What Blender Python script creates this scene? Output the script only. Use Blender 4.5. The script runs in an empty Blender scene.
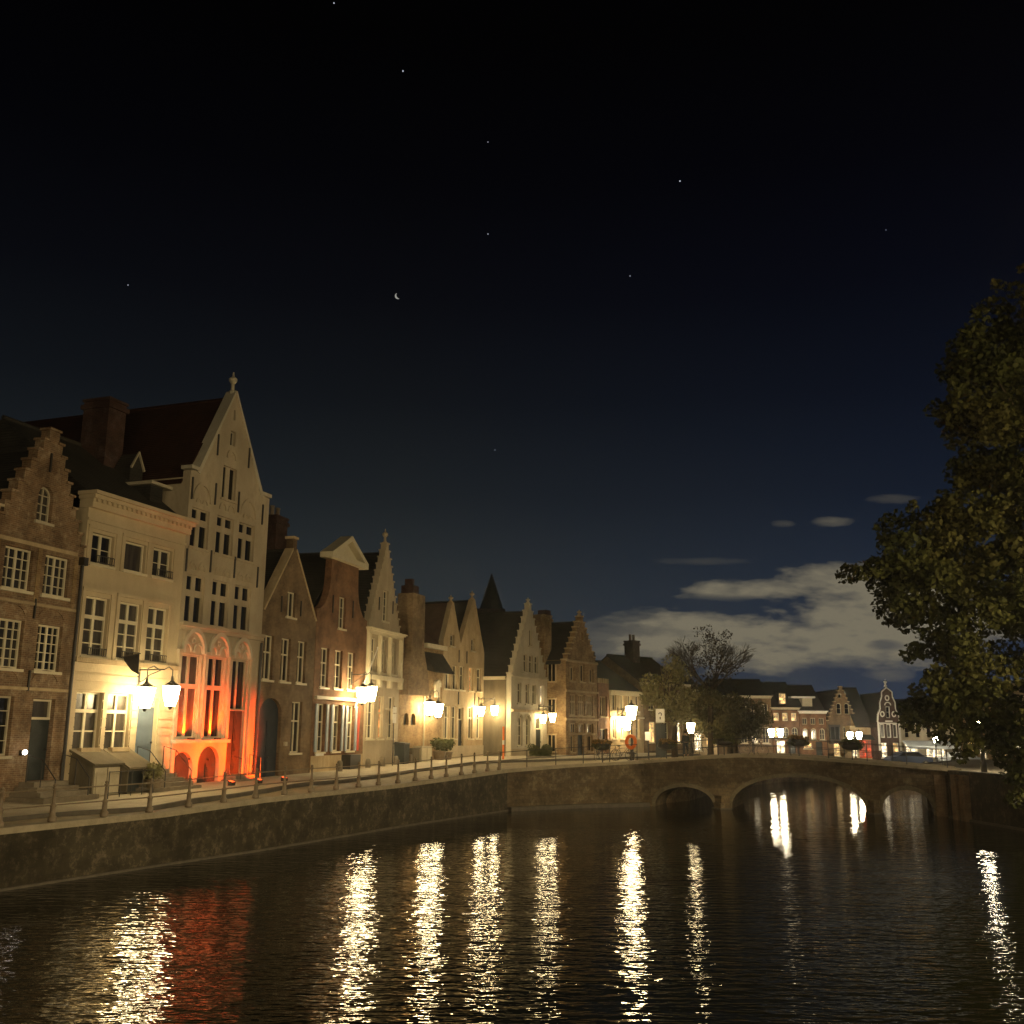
import bpy, bmesh, math, random
from mathutils import Vector, Matrix, noise
from mathutils.geometry import delaunay_2d_cdt
random.seed(7)
S = bpy.context.scene
COL = S.collection
R = math.radians

# ------------------------------------------------------------------ camera
CAMZ = 4.4
TH = math.atan((730.5-512)/1024.0); RO = R(0.5)
F = Vector((0, math.cos(TH), math.sin(TH))); U0 = Vector((0, -math.sin(TH), math.cos(TH))); R0 = Vector((1, 0, 0))
RR = math.cos(RO)*R0 + math.sin(RO)*U0; UU = math.cos(RO)*U0 - math.sin(RO)*R0
cd = bpy.data.cameras.new("camera"); cam = bpy.data.objects.new("camera", cd); COL.objects.link(cam)
m = Matrix.Identity(4)
for i in range(3):
    m[i][0] = RR[i]; m[i][1] = UU[i]; m[i][2] = -F[i]
m[0][3], m[1][3], m[2][3] = 0, 0, CAMZ
cam.matrix_world = m
cd.sensor_width = 36; cd.lens = 36.0; cd.clip_start = .1; cd.clip_end = 3000
S.camera = cam

# ------------------------------------------------------------------ colour management
S.view_settings.view_transform = 'Standard'; S.view_settings.look = 'None'
S.view_settings.exposure = 0; S.view_settings.gamma = 1
cy = S.cycles
cy.use_denoising = True
cy.max_bounces = 5; cy.diffuse_bounces = 2; cy.glossy_bounces = 3; cy.transmission_bounces = 3; cy.transparent_max_bounces = 6
cy.sample_clamp_indirect = 4.0; cy.sample_clamp_direct = 0
cy.caustics_reflective = False; cy.caustics_refractive = False

# ------------------------------------------------------------------ world: night sky with town-lit cloud bank
W = bpy.data.worlds.new("World"); S.world = W; W.use_nodes = True
nt = W.node_tree; nt.nodes.clear()
def nd(tree, t, **kw):
    n = tree.nodes.new(t)
    for k, v in kw.items(): setattr(n, k, v)
    return n
def mth(tree, op, a, b=None, c=None, clamp=False):
    n = tree.nodes.new('ShaderNodeMath'); n.operation = op; n.use_clamp = clamp
    for i, x in enumerate((a, b, c)):
        if x is None: continue
        if isinstance(x, (int, float)): n.inputs[i].default_value = x
        else: tree.links.new(x, n.inputs[i])
    return n.outputs[0]
tc = nd(nt, 'ShaderNodeTexCoord'); sep = nd(nt, 'ShaderNodeSeparateXYZ'); nt.links.new(tc.outputs['Generated'], sep.inputs[0])
X, Y, Z = sep.outputs
yy = mth(nt, 'MAXIMUM', Y, 0.02)
A = mth(nt, 'DIVIDE', X, yy); EL = mth(nt, 'DIVIDE', Z, yy)
ramp = nd(nt, 'ShaderNodeValToRGB'); nt.links.new(mth(nt, 'MAXIMUM', Z, 0), ramp.inputs[0])
cr = ramp.color_ramp
stops = [(0.0, (.040, .045, .046)), (.06, (.031, .037, .040)), (.13, (.022, .0275, .030)), (.22, (.0105, .0135, .0160)), (.31, (.0048, .0062, .0084)), (.40, (.0022, .0026, .0042)), (.50, (.0008, .0009, .0018)), (.60, (.0003, .0003, .0005)), (1, (.0003, .0003, .0004))]
cr.elements[0].position = 0; cr.elements[0].color = stops[0][1]+(1,)
cr.elements[1].position = 1; cr.elements[1].color = stops[-1][1]+(1,)
for p, c in stops[1:-1]:
    e = cr.elements.new(p); e.color = c+(1,)
# the right-hand side of the sky is bluer
blue = nd(nt, 'ShaderNodeMixRGB', blend_type='MULTIPLY'); nt.links.new(ramp.outputs[0], blue.inputs[1])
blue.inputs[2].default_value = (.50, .72, 1.30, 1)
nt.links.new(mth(nt, 'MULTIPLY', mth(nt, 'ADD', A, .12, clamp=True), 1.9, clamp=True), blue.inputs[0])
def ae(u, v):
    d = F + RR*(u-512)/1024 - UU*(v-512)/1024
    return d.x/d.y, d.z/d.y
cmb = nd(nt, 'ShaderNodeCombineXYZ'); nt.links.new(A, cmb.inputs[0]); nt.links.new(mth(nt, 'MULTIPLY', EL, 3.2), cmb.inputs[1])
n1 = nd(nt, 'ShaderNodeTexNoise'); n1.inputs['Scale'].default_value = 9; n1.inputs['Detail'].default_value = 5; n1.inputs['Roughness'].default_value = .55
nt.links.new(cmb.outputs[0], n1.inputs['Vector'])
wob = mth(nt, 'MULTIPLY', mth(nt, 'SUBTRACT', n1.outputs['Fac'], .5), 2.6)
n4 = nd(nt, 'ShaderNodeTexNoise'); n4.inputs['Scale'].default_value = 38; n4.inputs['Detail'].default_value = 5; n4.inputs['Roughness'].default_value = .6; nt.links.new(cmb.outputs[0], n4.inputs['Vector'])
wob = mth(nt, 'ADD', wob, mth(nt, 'MULTIPLY', mth(nt, 'SUBTRACT', n4.outputs['Fac'], .5), 1.7))
def blob(u, v, ru, rv, soft, tilt=0.0):
    a0, e0 = ae(u, v)
    da = mth(nt, 'SUBTRACT', A, a0); de = mth(nt, 'SUBTRACT', mth(nt, 'SUBTRACT', EL, e0), mth(nt, 'MULTIPLY', da, tilt))
    p = mth(nt, 'MULTIPLY', da, 1024.0/ru); q = mth(nt, 'MULTIPLY', de, 1024.0/rv)
    r2 = mth(nt, 'ADD', mth(nt, 'MULTIPLY', p, p), mth(nt, 'MULTIPLY', q, q))
    return mth(nt, 'MULTIPLY', mth(nt, 'ADD', mth(nt, 'SUBTRACT', 1.0, r2), wob), soft, clamp=True)
def mx(a, b): return mth(nt, 'MAXIMUM', a, b)
bank = mx(blob(890, 620, 160, 50, 1.0), blob(780, 641, 225, 31, .95))
bank = mx(bank, mth(nt, 'MULTIPLY', blob(640, 640, 95, 30, .5), .8))
bank = mx(bank, blob(770, 590, 95, 13, .8, .03))
bank = mx(bank, blob(850, 585, 90, 22, .8))
bank = mx(bank, mth(nt, 'MULTIPLY', blob(832, 522, 24, 6, .7, .02), .45))
bank = mx(bank, mth(nt, 'MULTIPLY', blob(782, 524, 13, 4, .6), .25))
bank = mx(bank, mth(nt, 'MULTIPLY', blob(700, 561, 50, 5, .8), .14))
bank = mx(bank, mth(nt, 'MULTIPLY', blob(895, 499, 34, 6, .6), .3))
bank = mx(bank, mth(nt, 'MULTIPLY', blob(838, 664, 46, 6, .6), .45))
bank = mx(bank, mth(nt, 'MULTIPLY', blob(890, 675, 30, 7, .6), .5))
dark = mx(blob(755, 603, 78, 8, .9), blob(710, 602, 50, 8, .7))
dark = mx(dark, mth(nt, 'MULTIPLY', blob(640, 632, 60, 7, .8), .35))
dark = mx(dark, mth(nt, 'MULTIPLY', blob(885, 645, 22, 7, .9), .8))
dark = mx(dark, mth(nt, 'MULTIPLY', blob(810, 640, 70, 4, .8), .3))
fac = mth(nt, 'MULTIPLY', bank, mth(nt, 'SUBTRACT', 1.0, mth(nt, 'MULTIPLY', dark, .85)), clamp=True)
n2 = nd(nt, 'ShaderNodeTexNoise'); n2.inputs['Scale'].default_value = 22; n2.inputs['Detail'].default_value = 4; nt.links.new(cmb.outputs[0], n2.inputs['Vector'])
fac = mth(nt, 'MULTIPLY', fac, mth(nt, 'ADD', 1.0, mth(nt, 'MULTIPLY', n2.outputs['Fac'], .5)), clamp=True)
front = mth(nt, 'GREATER_THAN', Y, 0.05)
fac = mth(nt, 'MULTIPLY', fac, front)
mixc = nd(nt, 'ShaderNodeMixRGB'); nt.links.new(fac, mixc.inputs[0]); nt.links.new(blue.outputs[0], mixc.inputs[1]); mixc.inputs[2].default_value = (.185, .163, .113, 1)
bg = nd(nt, 'ShaderNodeBackground'); nt.links.new(mixc.outputs[0], bg.inputs[0]); bg.inputs[1].default_value = 1.0
wo = nd(nt, 'ShaderNodeOutputWorld'); nt.links.new(bg.outputs[0], wo.inputs[0])

# lamp powers (radiance of the lantern glass)
LAMP_COL = (1.0, .77, .40)
WALL_LAMP = 80.0
POST_LAMP = 110.0
FILL_LAMP = 18000.0      # added fill lamps, unseen outside the frame, to brighten the house fronts

# ------------------------------------------------------------------ materials
MATS = {}
def mat(name, c1, c2=None, scale=1.5, rough=.85, bump=0.0, bscale=20, metal=0, spec=.3, detail=6, stretch=(1, 1, 1), contrast=(.35, .65), c3=None, c3scale=.25, c3amt=.5):
    M_ = bpy.data.materials.new(name); M_.use_nodes = True; t = M_.node_tree; b = t.nodes['Principled BSDF']
    b.inputs['Roughness'].default_value = rough; b.inputs['Metallic'].default_value = metal; b.inputs['Specular IOR Level'].default_value = spec
    b.inputs['Base Color'].default_value = tuple(c1)+(1,)
    tco = nd(t, 'ShaderNodeTexCoord'); mp = nd(t, 'ShaderNodeMapping'); t.links.new(tco.outputs['Object'], mp.inputs[0]); mp.inputs['Scale'].default_value = stretch
    if c2 is not None:
        n = nd(t, 'ShaderNodeTexNoise'); n.inputs['Scale'].default_value = scale; n.inputs['Detail'].default_value = detail; n.inputs['Roughness'].default_value = .65
        t.links.new(mp.outputs[0], n.inputs['Vector'])
        r = nd(t, 'ShaderNodeValToRGB'); r.color_ramp.elements[0].position = contrast[0]; r.color_ramp.elements[1].position = contrast[1]
        r.color_ramp.elements[0].color = tuple(c1)+(1,); r.color_ramp.elements[1].color = tuple(c2)+(1,)
        t.links.new(n.outputs['Fac'], r.inputs[0]); out = r.outputs[0]
        if c3 is not None:
            n3 = nd(t, 'ShaderNodeTexNoise'); n3.inputs['Scale'].default_value = c3scale; n3.inputs['Detail'].default_value = 4; t.links.new(mp.outputs[0], n3.inputs['Vector'])
            mxx = nd(t, 'ShaderNodeMixRGB'); t.links.new(mth(t, 'MULTIPLY', mth(t, 'SUBTRACT', n3.outputs['Fac'], .42), c3amt*6, clamp=True), mxx.inputs[0])
            t.links.new(out, mxx.inputs[1]); mxx.inputs[2].default_value = tuple(c3)+(1,); out = mxx.outputs[0]
        t.links.new(out, b.inputs['Base Color'])
    if bump:
        n = nd(t, 'ShaderNodeTexNoise'); n.inputs['Scale'].default_value = bscale; n.inputs['Detail'].default_value = 4; t.links.new(mp.outputs[0], n.inputs['Vector'])
        bp = nd(t, 'ShaderNodeBump'); bp.inputs['Strength'].default_value = bump; bp.inputs['Distance'].default_value = .05
        t.links.new(n.outputs['Fac'], bp.inputs['Height']); t.links.new(bp.outputs[0], b.inputs['Normal'])
    MATS[name] = M_; return M_
def brick(name, c1, c2, mortar, scale=1.0, big=(.5, .5, .5), amt=.3, rough=.9, bw=.22, bh=.07, axis='XZ'):
    M_ = bpy.data.materials.new(name); M_.use_nodes = True; t = M_.node_tree; b = t.nodes['Principled BSDF']; b.inputs['Roughness'].default_value = rough; b.inputs['Specular IOR Level'].default_value = .25
    tco = nd(t, 'ShaderNodeTexCoord'); sp = nd(t, 'ShaderNodeSeparateXYZ'); t.links.new(tco.outputs['Object'], sp.inputs[0])
    cb = nd(t, 'ShaderNodeCombineXYZ'); t.links.new(mth(t, 'ADD', sp.outputs[0], sp.outputs[1]), cb.inputs[0])
    t.links.new(sp.outputs[2 if axis == 'XZ' else 1], cb.inputs[1])
    bt = nd(t, 'ShaderNodeTexBrick'); t.links.new(cb.outputs[0], bt.inputs['Vector'])
    bt.inputs['Scale'].default_value = scale; bt.inputs['Brick Width'].default_value = bw; bt.inputs['Row Height'].default_value = bh; bt.inputs['Mortar Size'].default_value = .008
    bt.inputs['Color1'].default_value = tuple(c1)+(1,); bt.inputs['Color2'].default_value = tuple(c2)+(1,); bt.inputs['Mortar'].default_value = tuple(mortar)+(1,)
    n = nd(t, 'ShaderNodeTexNoise'); n.inputs['Scale'].default_value = 2.6; n.inputs['Detail'].default_value = 8; n.inputs['Roughness'].default_value = .8; t.links.new(tco.outputs['Object'], n.inputs['Vector'])
    mxx = nd(t, 'ShaderNodeMixRGB'); t.links.new(mth(t, 'MULTIPLY', mth(t, 'SUBTRACT', n.outputs['Fac'], .5), amt*14, clamp=True), mxx.inputs[0])
    t.links.new(bt.outputs[0], mxx.inputs[1]); mxx.inputs[2].default_value = tuple(big)+(1,)
    n2 = nd(t, 'ShaderNodeTexNoise'); n2.inputs['Scale'].default_value = .7; n2.inputs['Detail'].default_value = 7; n2.inputs['Roughness'].default_value = .7; t.links.new(tco.outputs['Object'], n2.inputs['Vector'])
    hs = nd(t, 'ShaderNodeMixRGB', blend_type='MULTIPLY'); hs.inputs[0].default_value = 1; t.links.new(mxx.outputs[0], hs.inputs[1])
    r = nd(t, 'ShaderNodeValToRGB'); r.color_ramp.elements[0].position = .36; r.color_ramp.elements[0].color = (.48, .45, .42, 1); r.color_ramp.elements[1].position = .6; r.color_ramp.elements[1].color = (1.1, 1.08, 1.05, 1)
    t.links.new(n2.outputs['Fac'], r.inputs[0]); t.links.new(r.outputs[0], hs.inputs[2]); t.links.new(hs.outputs[0], b.inputs['Base Color'])
    bp = nd(t, 'ShaderNodeBump'); bp.inputs['Strength'].default_value = .5; bp.inputs['Distance'].default_value = .015; t.links.new(bt.outputs['Fac'], bp.inputs['Height']); bp.invert = True
    t.links.new(bp.outputs[0], b.inputs['Normal'])
    MATS[name] = M_; return M_
def emis(name, col, st, var=False):
    M_ = bpy.data.materials.new(name); M_.use_nodes = True; b = M_.node_tree.nodes['Principled BSDF']
    b.inputs['Base Color'].default_value = (.1, .1, .1, 1); b.inputs['Emission Color'].default_value = tuple(col)+(1,); b.inputs['Emission Strength'].default_value = st
    if var:
        t = M_.node_tree; tco = nd(t, 'ShaderNodeTexCoord'); n = nd(t, 'ShaderNodeTexNoise'); n.inputs['Scale'].default_value = 2.6; n.inputs['Detail'].default_value = 3; t.links.new(tco.outputs['Object'], n.inputs['Vector'])
        t.links.new(mth(t, 'MULTIPLY', mth(t, 'POWER', mth(t, 'MULTIPLY', n.outputs['Fac'], 2.0), 3.5), st), b.inputs['Emission Strength'])
    MATS[name] = M_; return M_

brick_old = brick('brick_old', (.25, .145, .075), (.17, .10, .055), (.30, .24, .16), big=(.46, .37, .25), amt=.40)
brick_brown = brick('brick_brown', (.21, .135, .070), (.16, .10, .055), (.25, .19, .12), big=(.28, .20, .12), amt=.4)
brick_red = brick('brick_red', (.25, .115, .052), (.19, .09, .045), (.25, .18, .12), big=(.31, .17, .09), amt=.35)
brick_yellow = brick('brick_yellow', (.36, .24, .11), (.24, .13, .055), (.34, .27, .17), big=(.46, .34, .18), amt=.5)
brick_dark = brick('brick_dark', (.075, .035, .026), (.055, .028, .022), (.09, .065, .05), amt=.05)
brick_wall = brick('brick_wall', (.135, .098, .052), (.085, .061, .034), (.065, .05, .031), big=(.24, .195, .125), amt=.35, bw=.5, bh=.2)
quay_brick = brick('quay_brick', (.050, .041, .024), (.036, .030, .018), (.034, .029, .019), big=(.13, .105, .072), amt=.5, bw=.6, bh=.25)
cream = mat('cream_plaster', (.52, .41, .25), (.62, .50, .32), 1.2, .8, .15, 12, c3=(.36, .28, .17), c3scale=.55, c3amt=.28, stretch=(1, 1, .45))
cream_rust = brick('cream_courses', (.60, .48, .30), (.58, .46, .29), (.30, .22, .12), bw=40, bh=.34, big=(.56, .45, .28), amt=.05)
stone_pale = mat('pale_stone', (.42, .335, .22), (.54, .45, .31), 2.4, .85, .3, 15, c3=(.27, .215, .14), c3scale=.6, c3amt=.4, stretch=(1, 1, .5))
stone_white = mat('white_stone', (.48, .42, .30), (.60, .54, .41), 2.4, .85, .3, 15, c3=(.32, .28, .20), c3scale=.6, c3amt=.4, stretch=(1, 1, .5))
stone_warm = mat('warm_stone', (.42, .31, .17), (.56, .43, .26), 2.2, .85, .3, 15, c3=(.27, .20, .115), c3scale=.6, c3amt=.4, stretch=(1, 1, .5))
render_grey = mat('grey_render', (.13, .105, .065), (.20, .165, .105), 1.6, .9, .3, 10, c3=(.07, .06, .04), c3scale=.5, c3amt=.5, stretch=(1, 1, .35))
wood_pale = mat('pale_timber', (.42, .34, .21), (.50, .41, .27), 2, .7, .1, 20)
trim = mat('cream_trim', (.62, .54, .36), (.68, .60, .42), 3, .6)
trim_dull = mat('worn_trim', (.42, .36, .24), (.50, .43, .30), 3, .6)
dark_door = mat('dark_door', (.022, .026, .025), (.035, .04, .038), 3, .65, spec=.25)
blue_door = mat('blue_grey_door', (.10, .135, .17), (.13, .165, .20), 3, .35, spec=.5)
navy_door = mat('navy_door', (.016, .022, .030), (.025, .033, .042), 3, .6, spec=.25)
iron = mat('black_iron', (.018, .016, .014), (.035, .028, .02), 8, .5, spec=.5)
iron_brown = mat('brown_painted_iron', (.14, .10, .06), (.20, .15, .09), 8, .55, spec=.5)
slate = mat('dark_tiles', (.024, .022, .018), (.040, .036, .029), 1.2, .85, .5, 9, c3=(.065, .05, .035), c3scale=.4, c3amt=.2)
tile_red = mat('red_tiles', (.030, .012, .006), (.050, .019, .009), 1.6, .85, .5, 9, c3=(.035, .018, .011), c3scale=.35, c3amt=.4)
tile_brown = mat('brown_tiles', (.10, .055, .035), (.14, .08, .05), 1.6, .85, .5, 9)
def tiled(M_, sc=2.8):
    t = M_.node_tree; b = t.nodes['Principled BSDF']
    tco = nd(t, 'ShaderNodeTexCoord'); wv = nd(t, 'ShaderNodeTexWave'); wv.bands_direction = 'Z'; wv.inputs['Scale'].default_value = sc; wv.inputs['Distortion'].default_value = .6
    t.links.new(tco.outputs['Object'], wv.inputs['Vector']); bp = nd(t, 'ShaderNodeBump'); bp.inputs['Strength'].default_value = .6; bp.inputs['Distance'].default_value = .04
    t.links.new(wv.outputs['Fac'], bp.inputs['Height']); t.links.new(bp.outputs[0], b.inputs['Normal'])
for M_ in (slate, tile_red, tile_brown): tiled(M_)
glass = mat('window_glass', (.020, .019, .016), (.045, .038, .028), .9, .12, spec=.6)
glass_curtain = mat('window_glass_with_curtain', (.030, .026, .021), (.085, .070, .050), 1.3, .25, spec=.5, stretch=(3, 3, .4))
glass_dark = mat('window_glass_black', (.008, .008, .008), (.016, .014, .012), .9, .1, spec=.5)
lit_warm = emis('lit_window', (1.0, .62, .22), .9, True)
lit_white = emis('lit_window_bright', (1.0, .82, .52), 1.8, True)
lit_orange = emis('lit_window_orange', (1.0, .42, .10), .5, True)
lit_red = emis('lit_red_shopfront', (1.0, .09, .015), .5, True)
lamp_glass = emis('lamp_glass', LAMP_COL, WALL_LAMP)
lamp_glass_post = emis('lamp_glass_post', LAMP_COL, POST_LAMP)
lamp_glass_fill = emis('fill_lamp_glass', (1.0, .79, .44), FILL_LAMP)
lamp_glass_far = emis('lamp_glass_far', (1.0, .84, .56), 130)
lamp_red = emis('red_floodlight_glass', (1.0, .065, .004), 700)
lamp_small = emis('small_lamp_glass', (1, .9, .75), 14)
asphalt = mat('cobbles', (.27, .21, .12), (.42, .34, .20), 3, .75, .5, 6, c3=(.15, .115, .07), c3scale=.3, c3amt=.3)
paving = mat('paving', (.42, .36, .25), (.54, .47, .34), 2, .8, .3, 10, c3=(.33, .27, .18), c3scale=.5, c3amt=.3)
coping_m = mat('coping_stone', (.24, .20, .13), (.33, .27, .18), 2, .8, .4, 8)
kerb_m = mat('kerb_stone', (.07, .06, .045), (.11, .09, .065), 3, .8)
step_m = mat('step_stone', (.16, .13, .09), (.24, .20, .14), 3, .8)
ground_m = mat('ground_earth', (.06, .05, .035), (.09, .075, .05), .4, .95)
bark = mat('bark', (.045, .033, .02), (.08, .06, .035), 5, .9, .5, 15)
leaf_dark = mat('leaf_dark', (.021, .026, .004), (.052, .056, .008), .9, .8, contrast=(.3, .7), c3=(.058, .044, .006), c3scale=.25, c3amt=.35)
leaf_mid = mat('leaf_mid', (.085, .075, .028), (.15, .13, .048), .9, .7, contrast=(.3, .7))
leaf_pale = mat('leaf_pale', (.15, .135, .055), (.23, .21, .09), .9, .7, contrast=(.3, .7))
leaf_bush = mat('leaf_bush', (.05, .06, .02), (.09, .09, .03), 3, .8)
leaf_flower = mat('leaf_flower', (.10, .07, .02), (.40, .20, .05), 9, .8, contrast=(.45, .6))
red_paint = mat('red_paint', (.62, .05, .015), None, rough=.5)
orange_paint = mat('orange_paint', (.75, .16, .02), None, rough=.5)
white_paint = mat('white_paint', (.75, .72, .66), (.68, .65, .58), 4, .5)
dark_cloth = mat('dark_cloth', (.02, .02, .022), (.035, .034, .035), 12, .9)
jeans = mat('dark_trousers', (.03, .035, .045), None, rough=.9)
skin_m = mat('skin', (.45, .28, .2), None, rough=.6)
hair_m = mat('hair', (.03, .02, .012), None, rough=.8)
for lm in (leaf_dark, leaf_mid, leaf_pale):
    b = lm.node_tree.nodes['Principled BSDF']; b.inputs['Specular IOR Level'].default_value = .3

# ------------------------------------------------------------------ mesh helpers
class MB:
    def __init__(s): s.v = []; s.f = []
    def add(s, vs, fs):
        o = len(s.v); s.v += [tuple(v) for v in vs]; s.f += [tuple(i+o for i in f) for f in fs]; return s
    def box(s, x0, x1, y0, y1, z0, z1):
        return s.add([(x0, y0, z0), (x1, y0, z0), (x1, y1, z0), (x0, y1, z0), (x0, y0, z1), (x1, y0, z1), (x1, y1, z1), (x0, y1, z1)],
                     [(0, 3, 2, 1), (4, 5, 6, 7), (0, 1, 5, 4), (1, 2, 6, 5), (2, 3, 7, 6), (3, 0, 4, 7)])
    def prism(s, poly, y0, y1):          # poly in (x, z), CCW seen from -y
        n = len(poly)
        ar = sum(poly[i][0]*poly[(i+1) % n][1]-poly[(i+1) % n][0]*poly[i][1] for i in range(n))
        if ar < 0: poly = poly[::-1]
        vs = [(x, y0, z) for x, z in poly]+[(x, y1, z) for x, z in poly]
        fs = [tuple(range(n)), tuple(range(2*n-1, n-1, -1))]+[(i+n, (i+1) % n+n, (i+1) % n, i) for i in range(n)]
        return s.add(vs, fs)
    def prismx(s, poly, x0, x1):         # poly in (y, z)
        n = len(poly); vs = [(x0, y, z) for y, z in poly]+[(x1, y, z) for y, z in poly]
        return s.add(vs, [tuple(range(n)), tuple(range(2*n-1, n-1, -1))]+[(i+n, (i+1) % n+n, (i+1) % n, i) for i in range(n)])
    def prismz(s, poly, z0, z1):         # poly in (x, y)
        n = len(poly); vs = [(x, y, z0) for x, y in poly]+[(x, y, z1) for x, y in poly]
        return s.add(vs, [tuple(range(n-1, -1, -1)), tuple(range(n, 2*n))]+[(i, (i+1) % n, (i+1) % n+n, i+n) for i in range(n)])
    def tube(s, pts, rad, n=8, cap=True):
        pts = [Vector(p) for p in pts]; rs = rad if isinstance(rad, (list, tuple)) else [rad]*len(pts); o = len(s.v); up = Vector((0, 0, 1)); pa = None
        for i, p in enumerate(pts):
            d = (pts[min(i+1, len(pts)-1)]-pts[max(i-1, 0)])
            if d.length < 1e-9: d = up
            d.normalize()
            a = d.cross(up) if pa is None else pa-d*pa.dot(d)
            if a.length < 1e-4: a = d.cross(Vector((1, 0, 0)))
            a.normalize(); pa = a; b = d.cross(a)
            for k in range(n):
                t = 2*math.pi*k/n; s.v.append(tuple(p+(a*math.cos(t)+b*math.sin(t))*rs[i]))
        for i in range(len(pts)-1):
            for k in range(n): s.f.append((o+i*n+k, o+i*n+(k+1) % n, o+(i+1)*n+(k+1) % n, o+(i+1)*n+k))
        if cap:
            s.f.append(tuple(o+k for k in range(n-1, -1, -1))); s.f.append(tuple(o+(len(pts)-1)*n+k for k in range(n)))
        return s
    def lathe(s, prof, cx=0, cy=0, n=12, z0=0):      # prof [(r,z)]
        o = len(s.v)
        for r, z in prof:
            for k in range(n):
                t = 2*math.pi*k/n; s.v.append((cx+r*math.cos(t), cy+r*math.sin(t), z0+z))
        for i in range(len(prof)-1):
            for k in range(n): s.f.append((o+i*n+k, o+i*n+(k+1) % n, o+(i+1)*n+(k+1) % n, o+(i+1)*n+k))
        s.f.append(tuple(o+k for k in range(n-1, -1, -1))); s.f.append(tuple(o+(len(prof)-1)*n+k for k in range(n))); return s
    def sphere(s, c, r, n=10, m_=6, sc=(1, 1, 1)):
        prof = [(max(r*math.sin(math.pi*i/m_), .002), -r*math.cos(math.pi*i/m_)) for i in range(m_+1)]; o = len(s.v)
        for rr, z in prof:
            for k in range(n):
                t = 2*math.pi*k/n; s.v.append((c[0]+rr*math.cos(t)*sc[0], c[1]+rr*math.sin(t)*sc[1], c[2]+z*sc[2]))
        for i in range(m_):
            for k in range(n): s.f.append((o+i*n+k, o+i*n+(k+1) % n, o+(i+1)*n+(k+1) % n, o+(i+1)*n+k))
        return s
    def arc(s, cx, cz, r, r2, y0, y1, a0=0, a1=180, n=14, ez=1.0):    # ring segment in the facade plane
        for i in range(n):
            t0 = R(a0+(a1-a0)*i/n); t1 = R(a0+(a1-a0)*(i+1)/n)
            p = [(cx+r*math.cos(t0), cz+r*math.sin(t0)*ez), (cx+r2*math.cos(t0), cz+r2*math.sin(t0)*ez), (cx+r2*math.cos(t1), cz+r2*math.sin(t1)*ez), (cx+r*math.cos(t1), cz+r*math.sin(t1)*ez)]
            s.prism(p, y0, y1)
        return s
    def build(s, name, m_, parent=None, smooth=False, loc=None):
        me = bpy.data.meshes.new(name); me.from_pydata(s.v, [], s.f); me.validate()
        if isinstance(m_, (list, tuple)):
            for x in m_: me.materials.append(x)
        else: me.materials.append(m_)
        if smooth: me.polygons.foreach_set('use_smooth', [True]*len(me.polygons))
        o = bpy.data.objects.new(name, me); COL.objects.link(o)
        if parent: o.parent = parent
        if loc: o.location = loc
        return o
def tag(o, label=None, cat=None, group=None, kind=None):
    if label: o['label'] = label
    if cat: o['category'] = cat
    if group: o['group'] = group
    if kind: o['kind'] = kind
    return o
def thing(name, label, cat, loc=(0, 0, 0), rz=0, group=None):
    o = bpy.data.objects.new(name, None); COL.objects.link(o); o.location = loc; o.rotation_euler = (0, 0, rz); o.empty_display_size = .3
    return tag(o, label, cat, group)
def dup(root, loc=None, rz=None, label=None, group=None):
    r = root.copy(); COL.objects.link(r)
    if loc is not None: r.location = loc
    if rz is not None: r.rotation_euler = (0, 0, rz)
    if label: r['label'] = label
    if group: r['group'] = group
    for ch in list(root.children):
        c = ch.copy(); COL.objects.link(c); c.parent = r
        for g in list(ch.children):
            d = g.copy(); COL.objects.link(d); d.parent = c
    return r
def inpoly(p, poly):
    x, y = p; c = False; n = len(poly)
    for i in range(n):
        x0, y0 = poly[i]; x1, y1 = poly[(i+1) % n]
        if (y0 > y) != (y1 > y) and x < (x1-x0)*(y-y0)/(y1-y0)+x0: c = not c
    return c
def cdt(outline, holes=(), extra=()):
    pts = []; edges = []
    for lp in [outline]+list(holes):
        o = len(pts); pts += [Vector(p) for p in lp]; edges += [(o+i, o+(i+1) % len(lp)) for i in range(len(lp))]
    pts += [Vector(p) for p in extra]
    vs, es, fs, *_ = delaunay_2d_cdt(pts, edges, [], 0, 1e-5)
    out = []
    for f in fs:
        c = sum((vs[i] for i in f), Vector((0, 0)))/len(f)
        if inpoly(c, outline) and not any(inpoly(c, h) for h in holes): out.append(tuple(f))
    return [tuple(v) for v in vs], out
def slab(mb, outline, holes, y0, y1):
    n = len(outline)
    if sum(outline[i][0]*outline[(i+1) % n][1]-outline[(i+1) % n][0]*outline[i][1] for i in range(n)) < 0: outline = outline[::-1]
    vs, fs = cdt(outline, holes)
    mb.add([(x, y0, z) for x, z in vs], fs); mb.add([(x, y1, z) for x, z in vs], [f[::-1] for f in fs])
    for i in range(n):
        a = outline[i]; b = outline[(i+1) % n]
        mb.add([(a[0], y0, a[1]), (b[0], y0, b[1]), (b[0], y1, b[1]), (a[0], y1, a[1])], [(3, 2, 1, 0)])
    for h in holes:
        k = len(h)
        if sum(h[i][0]*h[(i+1) % k][1]-h[(i+1) % k][0]*h[i][1] for i in range(k)) < 0: h = h[::-1]
        for i in range(k):
            a = h[i]; b = h[(i+1) % k]
            mb.add([(a[0], y0, a[1]), (b[0], y0, b[1]), (b[0], y1, b[1]), (a[0], y1, a[1])], [(0, 1, 2, 3)])
def archpoly(s0, s1, z0, z1, k=10, ratio=1.0):
    c = (s0+s1)/2; r = (s1-s0)/2; zs = z1-r*ratio
    return [(s0, z0), (s1, z0)]+[(c+r*math.cos(math.pi*i/k), zs+r*ratio*math.sin(math.pi*i/k)) for i in range(k+1)]

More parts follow.
